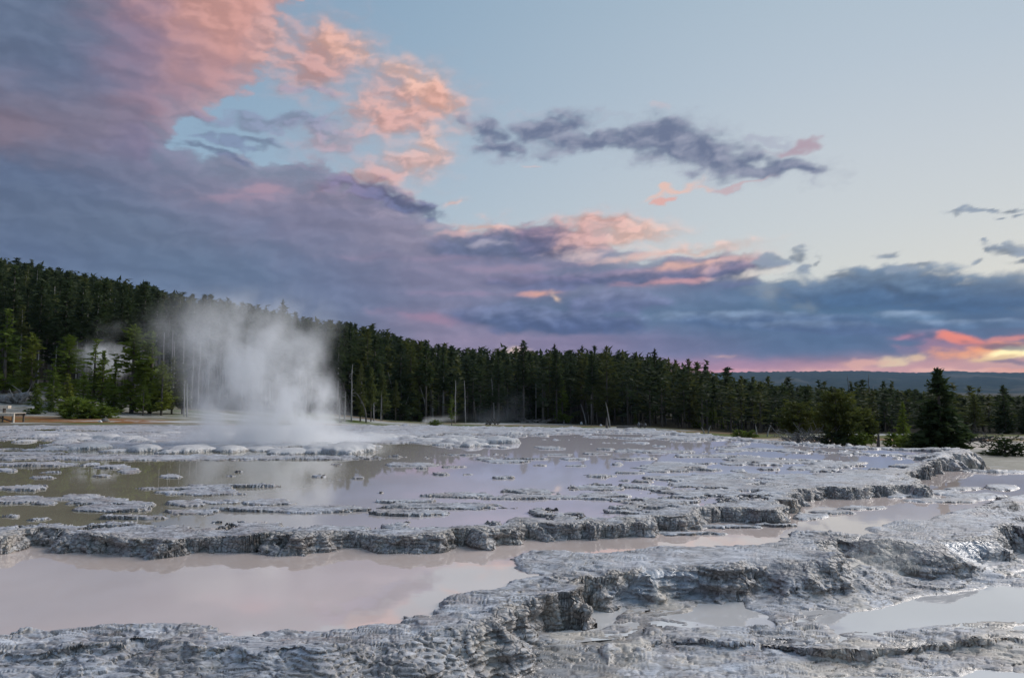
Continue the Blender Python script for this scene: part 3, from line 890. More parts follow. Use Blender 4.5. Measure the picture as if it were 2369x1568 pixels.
    fa('apron', np.clip(ss(0, -.25, f['s1']) * (f['s0'] < 0), 0, 1))
    fa('meadow', np.clip(np.maximum(f['rf'] * ss(13.5, 17.5, Y), grn) * ss(0, -.3, f['s0']), 0, 1))
    fa('knob', ss(0.0, .06, f['kn']))
    fa('crack', crack)
    fa('leaf', np.clip(fr, 0, 1))
    o = link('sinter_terrace', me, mat_sinter())
    tag(o, 'grey white flaky sinter terraces around shallow pools', kind='structure')

    # ---- water sheets, at their own levels, ending under the rims
    def sheet(name, mask, z, step, mat, label):
        r = slice(0, None, step)
        Xs, Ys, ms = X[r, r], Y[r, r], mask[r, r]
        V = np.stack([Xs, Ys, np.full(Xs.shape, z)], -1).reshape(-1, 3)
        F = grid_faces(*Xs.shape)
        F = F[ms.reshape(-1)[F].all(1)]
        used, inv = np.unique(F, return_inverse=True)
        me = np_mesh(name, V[used], inv.reshape(F.shape), True)
        o = link(name, me, mat)
        tag(o, label, kind='structure')
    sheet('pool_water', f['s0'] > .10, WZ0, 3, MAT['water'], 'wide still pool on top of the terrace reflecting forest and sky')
    sheet('pool_water', (f['h1'] > -.10) & (f['s1'] > .06) & (f['s0'] < .10) & (Y < 19), WZ1, 3, MAT['water_milky'], 'milky pool below the terrace wall reflecting pink clouds')
    lab = ['small bright pool between the knobby rim and the apron', 'bright pool in the middle of the apron with rust fringe', 'long white shining pool on the lower right apron', 'tiny puddle above the long white pool',
           'puddle at the right edge under the curved rim', 'lower puddle at the right edge', 'bright pool cut by the bottom edge', 'small puddle at the bottom edge', 'far right puddle behind the rim']
    sub = (Y < 14)
    dist = []
    for z, pts in POOLS:
        d = np.full(X.shape, -9.)
        d[sub] = sdf_poly(X[sub], Y[sub], W2(pts, z))
        dist.append(d)
    best = np.argmax(np.stack(dist), 0)
    for k, (z, pts) in enumerate(POOLS):
        if k == 8:
            continue
        d = np.where(best == k, dist[k], -9.)
        z = z - .0007 * k
        sheet('pool_water', (d > -.19) & (f['s1'] < -.12), z, 2, MAT['water_pale'], lab[k])
    return f


def mat_water(name, body, rough, body2=None):
    m_, t = mat_new(name)
    b = t.new('ShaderNodeBsdfPrincipled')
    o = t.new('ShaderNodeOutputMaterial')
    t.l.new(b.outputs[0], o.inputs['Surface'])
    g = t.new('ShaderNodeNewGeometry').outputs['Position']
    n = t.noise(g, .35, 3, .5)
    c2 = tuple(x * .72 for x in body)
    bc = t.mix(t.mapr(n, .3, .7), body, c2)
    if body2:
        # painted reflection: forest brown on the left, pale mauve sky towards the right
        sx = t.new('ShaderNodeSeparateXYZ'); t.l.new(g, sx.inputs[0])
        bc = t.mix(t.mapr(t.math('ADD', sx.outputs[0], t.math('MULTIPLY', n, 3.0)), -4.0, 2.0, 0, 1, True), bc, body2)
    t.put(b.inputs['Base Color'], bc)
    b.inputs['Roughness'].default_value = rough
    b.inputs['IOR'].default_value = 3.1
    n2 = t.noise(t.mapping(g, scale=(1, 2.2, 1)), 3.0, 3, .5)
    bp = t.new('ShaderNodeBump'); bp.inputs['Strength'].default_value = .012; bp.inputs['Distance'].default_value = .02
    t.put(bp.inputs['Height'], n2)
    t.l.new(bp.outputs[0], b.inputs['Normal'])
    return m_


def mat_sinter():
    m_, t = mat_new('sinter')
    b = t.new('ShaderNodeBsdfPrincipled')
    o = t.new('ShaderNodeOutputMaterial')
    t.l.new(b.outputs[0], o.inputs['Surface'])
    g = t.new('ShaderNodeNewGeometry').outputs['Position']
    n_big = t.noise(g, .9, 4, .6)
    n_mid = t.noise(t.mapping(g, scale=(.6, 1.8, 3)), 6.0, 6, .65)
    n_fine = t.noise(t.mapping(g, scale=(.7, 1.6, 3)), 30.0, 5, .7)
    n_st = t.noise(t.mapping(g, scale=(.6, 1.4, 14)), 5.0, 5, .6)
    base = t.mix(t.mapr(n_mid, .32, .68), (.35, .36, .385), (.78, .795, .83))
    base = t.mix(t.mapr(n_fine, .30, .50), (.27, .28, .31), base)
    base = t.mix(t.math('MULTIPLY', t.mapr(n_big, .46, .64), .42), base, (.40, .325, .26))
    # rusty brown patches
    rust = t.math('MULTIPLY', t.mapr(t.noise(g, 2.3, 5, .65), .51, .64), t.mapr(n_fine, .4, .6))
    base = t.mix(t.math('MULTIPLY', rust, .75), base, (.27, .17, .12))
    # old leaves: dark grey bands between the scales
    leaf = attr(t, 'leaf')
    edge = t.mapr(leaf, .78, .90)
    edge2 = t.mapr(leaf, 1.0, .93)
    base = t.mix(t.math('MULTIPLY', t.math('MULTIPLY', edge, edge2), .7), base, (.13, .13, .145))
    base = t.mix(t.math('MULTIPLY', attr(t, 'crack'), .78), base, (.085, .075, .068))
    # the crust breaks into small plates
    pq = t.vmath('ADD', t.mapping(g, scale=(1, 1.5, 2.0)), t.vmath('SCALE', t.noise(g, 5.0, 3, .6, color=True), .16))
    vp = t.vor(pq, 6.5, 'DISTANCE_TO_EDGE')
    vg = t.mapr(t.noise(g, 1.1, 3, .6), .36, .56)
    base = t.mix(t.math('MULTIPLY', t.math('MULTIPLY', t.mapr(vp, .085, .0), vg), .72), base, (.12, .108, .10))
    base = t.mix(t.math('MULTIPLY', t.mapr(t.vor(pq, 6.5, 'F1', 'Color'), .2, .8), .30), base, (.36, .36, .38))
    # hairline cracks between the scales, finer than the sheet itself
    pn = t.vmath('ADD', g, t.vmath('SCALE', t.noise(g, 2.5, 2, .5, color=True), .12))
    for fx, fy, wd_, am in ((2.6, 15.0, .018, .75), (5.5, 30.0, .02, .6)):
        nn_ = t.noise(t.mapping(pn, scale=(fx, fy, fy)), 1.0, 3, .55)
        ln = t.mapr(t.math('ABSOLUTE', t.math('SUBTRACT', nn_, .5)), 0.0, wd_, 1, 0)
        gate = t.mapr(t.noise(g, 1.3 + fx * .2, 2, .5), .42, .58)
        base = t.mix(t.math('MULTIPLY', t.math('MULTIPLY', ln, gate), am), base, (.09, .08, .075))
    # walls carry brown grey strata, with cream runs
    nrm = t.new('ShaderNodeNewGeometry').outputs['True Normal']
    sn = t.new('ShaderNodeSeparateXYZ'); t.l.new(nrm, sn.inputs[0])
    steep = t.mapr(sn.outputs[2], .80, .45)
    wl = t.math('MAXIMUM', attr(t, 'wall'), t.math('MULTIPLY', steep, t.mapr(attr(t, 'meadow'), .5, 0)))
    wc = t.mix(t.mapr(n_st, .35, .65), (.27, .235, .20), (.55, .52, .49))
    wc = t.mix(t.math('MULTIPLY', t.mapr(t.noise(g, 3.1, 3, .5), .52, .68), .55), wc, (.60, .52, .40))
    pv = t.vmath('ADD', t.mapping(g, scale=(1, 1, 1.5)), t.vmath('SCALE', t.noise(g, 9.0, 2, .5, color=True), .07))
    ve1 = t.vor(pv, 13.0, 'DISTANCE_TO_EDGE'); ve2 = t.vor(pv, 27.0, 'DISTANCE_TO_EDGE')
    vc = t.math('MAXIMUM', t.mapr(ve1, .09, .0), t.math('MULTIPLY', t.mapr(ve2, .10, .0), .7))
    base = t.mix(t.math('MULTIPLY', wl, .7), base, wc)
    base = t.mix(t.math('MULTIPLY', t.math('MULTIPLY', vc, wl), .62), base, (.07, .06, .052))
    # creamy smooth run-off below the lips
    ap = attr(t, 'apron')
    cream = t.math('MULTIPLY', t.math('MULTIPLY', ap, t.mapr(t.noise(g, 1.6, 4, .55), .50, .62)), .62)
    base = t.mix(cream, base, (.62, .54, .43))
    base = t.mix(attr(t, 'silt'), base, t.mix(t.mapr(n_mid, .3, .7), (.36, .38, .41), (.44, .46, .49)))
    base = t.mix(t.math('MULTIPLY', attr(t, 'knob'), .8), base, t.mix(t.mapr(n_fine, .35, .6), (.42, .40, .39), (.68, .66, .64)))
    # meadow and ochre mats outside the platform
    md = attr(t, 'meadow')
    mg = t.mix(t.mapr(t.noise(g, .16, 5, .6), .40, .60), (.13, .12, .08), (.34, .27, .21))
    mg = t.mix(t.mapr(t.noise(t.mapping(g, scale=(.4, 1, 1)), .22, 5, .65), .52, .62), mg, (.40, .40, .40))
    base = t.mix(md, base, mg)
    # film of wet mud close to the waterline
    ab = attr(t, 'above')
    wet = t.mapr(t.math('ADD', ab, t.math('MULTIPLY', t.math('SUBTRACT', n_mid, .5), .03)), .012, .0)
    wcol = t.mix(.55, base, (.20, .16, .125))
    base = t.mix(t.math('MULTIPLY', wet, .8), base, wcol)
    t.put(b.inputs['Base Color'], base)
    t.put(b.inputs['Roughness'], t.math('SUBTRACT', t.mapr(n_mid, .3, .7, .40, .78), t.math('MULTIPLY', t.math('MAXIMUM', wet, attr(t, 'silt')), .38)))
    b.inputs['Specular IOR Level'].default_value = .6
    bp = t.new('ShaderNodeBump'); bp.inputs['Strength'].default_value = .4; bp.inputs['Distance'].default_value = .012
    vo = t.vor(t.mapping(g, scale=(.6, 1.6, 1.6)), 30.0)
    t.put(bp.inputs['Height'], t.math('ADD', t.math('MULTIPLY', vo, .5), n_fine))
    bq = t.new('ShaderNodeBump'); bq.inputs['Distance'].default_value = .03
    t.put(bq.inputs['Strength'], t.math('MULTIPLY', wl, .8))
    t.put(bq.inputs['Height'], t.math('SQRT', t.math('MINIMUM', t.math('MULTIPLY', ve1, 2.2), 1.0)))
    t.l.new(bp.outputs[0], bq.inputs['Normal'])
    t.l.new(bq.outputs[0], b.inputs['Normal'])
    return m_


MAT = {}
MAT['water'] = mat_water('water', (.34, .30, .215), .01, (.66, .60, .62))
MAT['water_milky'] = mat_water('water_milky', (.80, .66, .585), .01)
MAT['water_pale'] = mat_water('water_pale', (.80, .77, .74), .01)
FIELD = build_terrain()

# ------------------------------------------------------------------ wide ground, wooded hill and the far ridge
def mat_ground():
    m_, t = mat_new('meadow_ground')
    b = t.new('ShaderNodeBsdfPrincipled'); o = t.new('ShaderNodeOutputMaterial')
    t.l.new(b.outputs[0], o.inputs['Surface'])
    g = t.new('ShaderNodeNewGeometry').outputs['Position']
    n1 = t.noise(t.mapping(g, scale=(.35, 1, 1)), .13, 5, .6)
    n2 = t.noise(t.mapping(g, scale=(.3, 1, 1)), .24, 5, .62)
    n3 = t.noise(g, 1.4, 5, .7)
    c = t.mix(t.mapr(n1, .45, .62), (.10, .13, .035), (.29, .18, .11))
    c = t.mix(t.mapr(n2, .50, .58), c, (.50, .49, .47))
    c = t.mix(t.math('MULTIPLY', t.mapr(n3, .5, .7), .4), c, (.16, .15, .10))
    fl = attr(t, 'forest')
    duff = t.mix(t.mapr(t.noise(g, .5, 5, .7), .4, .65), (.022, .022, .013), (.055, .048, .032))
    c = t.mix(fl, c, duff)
    bk = attr(t, 'bank')
    bc = t.mix(t.mapr(t.noise(g, .9, 6, .7), .38, .62), (.13, .12, .10), (.46, .44, .40))
    c = t.mix(t.math('MULTIPLY', bk, t.mapr(n3, .3, .5, .4, 1)), c, bc)
    ru = attr(t, 'rust')
    c = t.mix(t.math('MULTIPLY', ru, t.mapr(t.noise(g, .7, 4, .6), .40, .52)), c, (.25, .105, .035))
    t.put(b.inputs['Base Color'], c)
    b.inputs['Roughness'].default_value = .95
    b.inputs['Specular IOR Level'].default_value = .1
    bp = t.new('ShaderNodeBump'); bp.inputs['Strength'].default_value = .6; bp.inputs['Distance'].default_value = .12
    t.put(bp.inputs['Height'], n3); t.l.new(bp.outputs[0], b.inputs['Normal'])
    return m_


def build_land():
    t_c = np.linspace(-1.9, 1.9, 420)
    Yr = np.concatenate([np.linspace(-60, 14, 6, endpoint=False), np.geomspace(14, 420, 300), np.geomspace(420, 12000, 40)[1:]])
    Yp = np.maximum(Yr, 14)
    X = t_c[None, :] * np.maximum(Yp, 40)[:, None]
    Y = np.repeat(Yr[:, None], len(t_c), 1)
    z = ground_z(X, np.maximum(Y, 14))
    px = 1184.5 + FPX * X / np.maximum(Y, 14)
    z = z + .25 * fbm(X * .06, Y * .06, 4, 301) * ss(60, 90, Y) * 2.0 + .03 * fbm(X * .6, Y * .6, 3, 305) * ss(32, 45, Y)
    # stay under the terrace sheet where that one is the visible ground
    und = ss(36, 33, Y) * (np.abs(X / np.maximum(Y, 14)) < 1.24)
    z = z - .55 * und - 2.2 * ss(22, 11, Y)
    z = z * ss(2500, 900, Y) + 0 * z
    V = np.stack([X, Y, z], -1).reshape(-1, 3)
    me = np_mesh('ground', V, grid_faces(*X.shape), True)

    def fa(n, a):
        at = me.attributes.new(n, 'FLOAT', 'POINT'); at.data.foreach_set('value', np.ascontiguousarray(a, np.float32).ravel())
    front = forest_front(px)
    fa('forest', ss(-3, 3, Y - front))
    fa('bank', ss(480, 330, px) * ss(42, 48, Y) * ss(72, 60, Y))
    fa('rust', ss(420, 330, px) * ss(40, 60, px + 40) * ss(36.5, 38.5, Y) * ss(46, 42, Y) + .6 * ss(1560, 1700, px) * ss(22, 26, Y) * ss(60, 40, Y))
    o = link('ground', me, mat_ground())
    tag(o, 'meadow of grass, ochre mats and pale crust running back under the forest', kind='structure')
    # far ridge: a long level mesa, wooded
    n = 900
    az = np.linspace(-75, 75, n)
    az_r = np.radians(az)
    prof = np.interp([1] * n, [0], [0]) + 0.0
    pxs = 1184.5 + FPX * np.tan(az_r)
    top = np.interp(pxs, [-4000, 1000, 1500, 1640, 1760, 1900, 2000, 2080, 2130, 2180, 2280, 2369, 2700, 5000], [800, 850, 866, 863, 860, 859, 858, 861, 862, 857, 861, 862, 870, 900])
    el = np.radians([azel(1184.5, q)[1] for q in top])
    D = 4200.0
    rows = []
    prof_t = np.linspace(0, 1, 16)
    tn = fbm(az * 2.2, az * 0, 4, 311) * 6
    trees_n = np.abs(fbm(az * 42, az * 0 + 3, 2, 313)) * 13
    for k, q in enumerate(prof_t):
        d = D - 1800 * (1 - q)
        h = np.tan(el) * D
        zz = h * (q ** 1.25) + tn * q + 22 * fbm(az * .5, az * 0 + q * 3, 3, 315) * np.sin(pi * q) + (trees_n if k == 15 else 0)
        rows.append(np.stack([d * np.tan(az_r) * 1.0, np.full(n, d), zz], -1))
    rows.append(np.stack([(D + 500) * np.tan(az_r), np.full(n, D + 500.), np.tan(el) * D * .9], -1))
    V = np.concatenate(rows)
    me = np_mesh('hills', V, grid_faces(len(rows), n), True)
    m_, t = mat_new('wooded_ridge')
    b = t.new('ShaderNodeBsdfPrincipled'); oo = t.new('ShaderNodeOutputMaterial'); t.l.new(b.outputs[0], oo.inputs['Surface'])
    g = t.new('ShaderNodeNewGeometry').outputs['Position']
    c = t.mix(t.mapr(t.noise(g, .02, 6, .7), .35, .65), (.016, .026, .024), (.05, .06, .045))
    c = t.mix(t.math('MULTIPLY', t.mapr(t.noise(t.mapping(g, scale=(.5, .5, 2)), .004, 4, .6), .55, .64), .6), c, (.12, .11, .09))
    t.put(b.inputs['Base Color'], c); b.inputs['Roughness'].default_value = 1.0; b.inputs['Specular IOR Level'].default_value = 0
    o = link('hills', me, m_)
    tag(o, 'long level wooded ridge along the horizon on the right', kind='structure')


def forest_front(px):
    return np.interp(px, [-900, 0, 300, 450, 700, 900, 1100, 1300, 1500, 1700, 2000, 2369, 3300], [62, 61, 60, 60, 70, 78, 80, 79, 74, 66, 62, 60, 60])


build_land()
# evening air between the viewer and the ridge
def build_haze():
    V = np.array([[x, y, z] for z in (-3.5, 275) for y in (-150, 5200) for x in (-6200, 6200)], float)
    F = np.array([[0, 2, 3, 1], [4, 5, 7, 6], [0, 1, 5, 4], [2, 6, 7, 3], [0, 4, 6, 2], [1, 3, 7, 5]])
    me = np_mesh('haze', V, F)
    m_, t = mat_new('haze')
    v = t.new('ShaderNodeVolumePrincipled'); o = t.new('ShaderNodeOutputMaterial'); t.l.new(v.outputs[0], o.inputs['Volume'])
    v.inputs['Color'].default_value = (.45, .68, 1.0, 1)
    v.inputs['Density'].default_value = .00006
    o = link('haze', me, m_)
    tag(o, 'thin blue evening haze in front of the far ridge', 'haze', kind='stuff')
    return o


HAZE = build_haze()

# ------------------------------------------------------------------ trees
def tube(points, radii, sides=6):
    P = np.asarray(points, float); R = np.asarray(radii, float); n = len(P)
    d = np.gradient(P, axis=0); d /= np.linalg.norm(d, axis=1)[:, None] + 1e-9
    ref = np.where(np.abs(d[:, 2:3]) > .9, np.array([[1., 0, 0]]), np.array([[0, 0, 1.]]))
    u = np.cross(d, ref); u /= np.linalg.norm(u, axis=1)[:, None] + 1e-9
    v = np.cross(d, u)
    a = np.arange(sides) / sides * 2 * pi
    V = P[:, None, :] + R[:, None, None] * (np.cos(a)[None, :, None] * u[:, None, :] + np.sin(a)[None, :, None] * v[:, None, :])
    V = V.reshape(-1, 3)
    F = []
    for i in range(n - 1):
        for k in range(sides):
            q = (k + 1) % sides
            F.append((i * sides + k, i * sides + q, (i + 1) * sides + q, (i + 1) * sides + k))
    c0 = len(V); V = np.vstack([V, P[0], P[-1]])
    for k in range(sides):
        q = (k + 1) % sides
        F.append((c0, q, k, k)); F.append((c0 + 1, (n - 1) * sides + k, (n - 1) * sides + q, (n - 1) * sides + q))
    # quads only: end fans become triangles through a repeated corner, so split everything to triangles
    T = []
    for f in F:
        T.append((f[0], f[1], f[2]))
        if f[3] != f[2]:
            T.append((f[0], f[2], f[3]))
    return V, np.array(T)


def merge(parts):
    Vs, Fs, o = [], [], 0
    for V, F in parts:
        Vs.append(V); Fs.append(F + o); o += len(V)
    return np.vstack(Vs), np.vstack(Fs)


def tufts(rs, C, O, ts, k=3, flat=.55):
    """k pointed sprays at each centre C, leaning along the outward direction O"""
    n = len(C)
    C = np.repeat(C, k, 0); O = np.repeat(O, k, 0); s = np.repeat(ts, k) * rs.uniform(.65, 1.3, n * k)
    d = O + rs.normal(size=(n * k, 3)) * .55; d[:, 2] *= flat; d[:, 2] += .08
    d /= np.linalg.norm(d, axis=1)[:, None]
    r = rs.normal(size=(n * k, 3)); sd = np.cross(d, r); sd /= np.linalg.norm(sd, axis=1)[:, None] + 1e-9
    C = C + rs.normal(size=(n * k, 3)) * (s * .22)[:, None]
    a = C - d * (s * .45)[:, None] + sd * (s * .30)[:, None]
    b = C - d * (s * .45)[:, None] - sd * (s * .30)[:, None]
    c = C + d * (s * .75)[:, None]
    V = np.stack([a, b, c], 1).reshape(-1, 3)
    return V, np.arange(len(V)).reshape(-1, 3)


def crown_mesh(rs, H, cb, R, nb, ts, shape='spruce', gap=0.0, spacing=None, lean=(0, 0)):
    gap *= .6
    sp = spacing or ts * .62
    Cs, Os, S = [], [], []
    ang = rs.uniform(0, 6.28)
    missing = [(rs.uniform(0, 6.28), rs.uniform(.0, .9), rs.uniform(.5, 1.2), rs.uniform(.05, .16)) for _ in range(int(gap * 10))]
    for i in range(nb):
        hp = ((i + rs.uniform(0, 1)) / nb) ** (1.0 if shape != 'spruce' else 1.08)
        ang += 2.399 + rs.uniform(-.4, .4)
        if any(abs(hp - m[1]) < m[3] and abs((ang - m[0] + pi) % (2 * pi) - pi) < m[2] for m in missing):
            continue
        if shape == 'spruce':
            r = R * (1 - hp) ** .8 * min(1, .55 + hp * 4)
        elif shape == 'pine':
            r = R * (1 - hp) ** .55 * min(1, .45 + hp * 3.0)
        elif shape == 'round':
            r = R * math.sqrt(max(.02, 1 - (hp * 1.02 - .32) ** 2 / .50))
        else:
            r = R * (1 - hp) ** .55
        r *= rs.uniform(.55, 1.12)
        r = max(r, ts * .25)
        h = H * (cb + (1 - cb) * hp)
        up = rs.uniform(-.12, .32) if shape != 'spruce' else rs.uniform(-.28, .12)
        if hp > .8:
            up += .25
        nt = max(1, int(r / sp))
        for j in range(nt):
            q = (j + .6 + rs.uniform(-.3, .3)) / nt
            if nt > 3 and q < .22:
                continue
            rr = r * q
            Cs.append((math.cos(ang) * rr + lean[0] * h, math.sin(ang) * rr + lean[1] * h, h + up * rr + .06 * r * q * q))
            Os.append((math.cos(ang), math.sin(ang), up * .6 + (.9 if hp > .93 else 0)))
            S.append(ts * (1.1 - .35 * hp))
    # leader
    for q in np.linspace(.9, 1.0, 4):
        Cs.append((lean[0] * H * q, lean[1] * H * q, H * q - ts * .3)); Os.append((0, 0, 1.6)); S.append(ts * .6)
    return tufts(rs, np.array(Cs), np.array(Os), np.array(S))


def trunk_mesh(rs, H, r, top=.96, bend=.01, sides=6, stubs=0, stub_z=(.1, .5), stub_len=1.0):
    n = 7
    q = np.linspace(0, top, n)
    ox = np.cumsum(rs.normal(size=n) * bend * H * .3); oy = np.cumsum(rs.normal(size=n) * bend * H * .3)
    ox -= ox[0]; oy -= oy[0]
    P = np.stack([ox * .3, oy * .3, q * H], 1); P[0, 2] = -.4
    parts = [tube(P, r * (1 - q) ** .75 + .012, sides)]
    for i in range(stubs):
        z = H * rs.uniform(*stub_z); a = rs.uniform(0, 6.28); L = stub_len * rs.uniform(.4, 1.2)
        dz = rs.uniform(-.35, .3) * L
        parts.append(tube([(0, 0, z), (math.cos(a) * L * .5, math.sin(a) * L * .5, z + dz * .3), (math.cos(a) * L, math.sin(a) * L, z + dz)], [r * .22, r * .15, .008], 3))
    return merge(parts)


def mat_leaf(name, dark, lite, tint):
    m_, t = mat_new(name)
    b = t.new('ShaderNodeBsdfPrincipled'); o = t.new('ShaderNodeOutputMaterial')
    oi = t.new('ShaderNodeObjectInfo')
    g = t.new('ShaderNodeNewGeometry').outputs['Position']
    n = t.noise(g, .55, 3, .6)
    c = t.mix(t.mapr(n, .32, .68), dark, lite)
    c = t.mix(t.math('MULTIPLY', oi.outputs['Random'], .55), c, tint)
    n2 = t.noise(g, 3.5, 2, .6)
    c = t.mix(t.mapr(n2, .60, .75, 0, .35), c, (.10, .085, .04))
    t.put(b.inputs['Base Color'], c)
    b.inputs['Roughness'].default_value = .75
    b.inputs['Specular IOR Level'].default_value = .25
    tl = t.new('ShaderNodeBsdfTranslucent'); t.put(tl.inputs[0], c)
    mx = t.new('ShaderNodeMixShader'); mx.inputs[0].default_value = .4
    t.l.new(b.outputs[0], mx.inputs[1]); t.l.new(tl.outputs[0], mx.inputs[2]); t.l.new(mx.outputs[0], o.inputs['Surface'])
    return m_


def mat_wood(name, a, b_, sc_=3.0):
    m_, t = mat_new(name)
    b = t.new('ShaderNodeBsdfPrincipled'); o = t.new('ShaderNodeOutputMaterial'); t.l.new(b.outputs[0], o.inputs['Surface'])
    g = t.new('ShaderNodeNewGeometry').outputs['Position']
    n = t.noise(t.mapping(g, scale=(3, 3, .6)), sc_, 5, .65)
    t.put(b.inputs['Base Color'], t.mix(t.mapr(n, .35, .65), a, b_)); b.inputs['Roughness'].default_value = .9
    return m_


MAT['dark_needles'] = mat_leaf('dark_needles', (0.029, 0.046, 0.016), (0.065, 0.096, 0.032), (0.043, 0.058, 0.029))
MAT['green_needles'] = mat_leaf('green_needles', (.070, .110, .016), (.165, .225, .032), (.125, .165, .022))
MAT['yellow_needles'] = mat_leaf('yellow_needles', (0.094, 0.127, 0.018), (0.198, 0.231, 0.033), (0.143, 0.165, 0.028))
MAT['grey_needles'] = mat_leaf('grey_needles', (.060, .078, .022), (.115, .140, .036), (.090, .095, .030))
MAT['olive_needles'] = mat_leaf('olive_needles', (0.045, 0.063, 0.015), (0.128, 0.143, 0.033), (0.075, 0.090, 0.022))
MAT['bark'] = mat_wood('bark', (.055, .046, .038), (.135, .12, .10))
MAT['dead_wood'] = mat_wood('dead_wood', (.17, .16, .15), (.36, .345, .33))
MAT['dark_dead_wood'] = mat_wood('dark_dead_wood', (.06, .052, .046), (.17, .155, .145))

VARS = {}


def variant(key, H, cb, R, nb, ts, shape, mat, seed, tr=.13, stubs=0, gap=.3, pale=False, spacing=None):
    rs = np.random.RandomState(seed)
    V, F = crown_mesh(rs, H, cb, R, int(nb * 1.25), ts * 1.12, shape, gap, spacing or ts * .62)
    cm = np_mesh('crown_' + key, V, F); cm.materials.append(MAT[mat])
    V2, F2 = trunk_mesh(rs, H, tr, stubs=stubs, stub_z=(.12, max(.2, cb + .1)), stub_len=R * .8)
    tm = np_mesh('trunk_' + key, V2, F2, True); tm.materials.append(MAT['dead_wood' if pale else 'bark'])
    VARS[key] = (H, cm, tm)


# young cones green to the ground
for i in range(3):
    variant('cone%d' % i, 8, .04, 1.75 + .2 * i, 88, .42, 'spruce', 'green_needles', 10 + i, .14)
variant('conedark', 8, .03, 1.9, 96, .40, 'spruce', 'dark_needles', 14, .16)
variant('coneyellow', 6, .03, 1.45, 80, .36, 'spruce', 'yellow_needles', 15, .12)
for i in range(4):
    variant('talldark%d' % i, 17, .30 + .06 * i, 1.9 + .15 * (i % 2), 105, .55, 'pine' if i % 2 else 'spruce', 'dark_needles', 20 + i, .20, 10, .8, pale=(i == 2))
for i in range(3):
    variant('tallbare%d' % i, 18, .52 + .05 * i, 1.7, 75, .52, 'pine', 'dark_needles' if i else 'grey_needles', 30 + i, .19, 16, .9, pale=True)
for i in range(3):
    variant('greypine%d' % i, 11, .10 + .06 * i, 2.1, 105, .46, 'spruce' if i % 2 else 'pine', 'grey_needles', 40 + i, .16, 8, .8)
for i in range(3):
    variant('greenpine%d' % i, 11, .06 + .06 * i, 2.5, 125, .46, 'pine' if i % 2 else 'spruce', 'green_needles', 50 + i, .18, 6, .9)
variant('yellowpine', 10, .12, 2.3, 115, .44, 'pine', 'yellow_needles', 60, .17, 6, .9)
variant('sparse', 9, .25, 1.6, 40, .40, 'pine', 'green_needles', 61, .12, 10, .8)
variant('bigspruce', 5.2, .0, 2.0, 270, .34, 'spruce', 'dark_needles', 62, .14, 0, .7, spacing=.16)
variant('roundpine', 3.4, .08, 2.0, 170, .26, 'round', 'olive_needles', 63, .15, 0, .6, spacing=.16)
variant('bushpine', 3.0, .32, 1.85, 120, .24, 'round', 'olive_needles', 64, .13, 30, .9, spacing=.17)
variant('shrub', 1.4, .02, 1.1, 60, .22, 'round', 'green_needles', 65, .05, 0, .6, spacing=.16)
variant('shrubdark', 1.2, .02, 1.5, 70, .22, 'round', 'dark_needles', 66, .05, 0, .7, spacing=.17)

_rot = random.Random(5)


def top_z(px, py, D):
    d = ray(px, py)
    return CAM_Z + d[2] / d[1] * D


def base_depth(px, py):
    """depth at which a line of sight meets the land"""
    d = ray(px, py)
    Y = np.linspace(13, 200, 3000)
    zr = CAM_Z + d[2] / d[1] * Y
    g = ground_z(d[0] / d[1] * Y, Y)
    k = np.argmax(zr < g)
    return Y[k] if (zr < g).any() else 120.0


def put_tree(name, key, x, y, z, H, label, cat='tree', group=None, widen=1.0):
    h0, cm, tm = VARS[key]
    e = bpy.data.objects.new(name, None); COL.objects.link(e)
    e.empty_display_size = .5
    e.location = (x, y, z)
    s = H / h0
    e.scale = (s * widen, s * widen, s)
    e.rotation_euler = (0, 0, _rot.uniform(0, 6.28))
    tag(e, label, cat, group)
    link('trunk', tm, parent=e); link('crown', cm, parent=e)
    return e


def tree_at(px, top, key, label, base=None, D=None, widen=1.0, name='pine_tree', cat='pine tree', group=None):
    if D is None:
        D = base_depth(px, base)
    else:
        D *= .87
    x = (px - 1184.5) / FPX * D / (cos(PITCH) - (784 - (base or 980)) / FPX * sin(PITCH))
    z = float(ground_z(x, D)) - .1
    if D < 24:
        z = min(z, -.12)
    H = max(.6, top_z(px, top, D) - z)
    return put_tree(name, key, x, D, z, H, label, cat, group, widen)


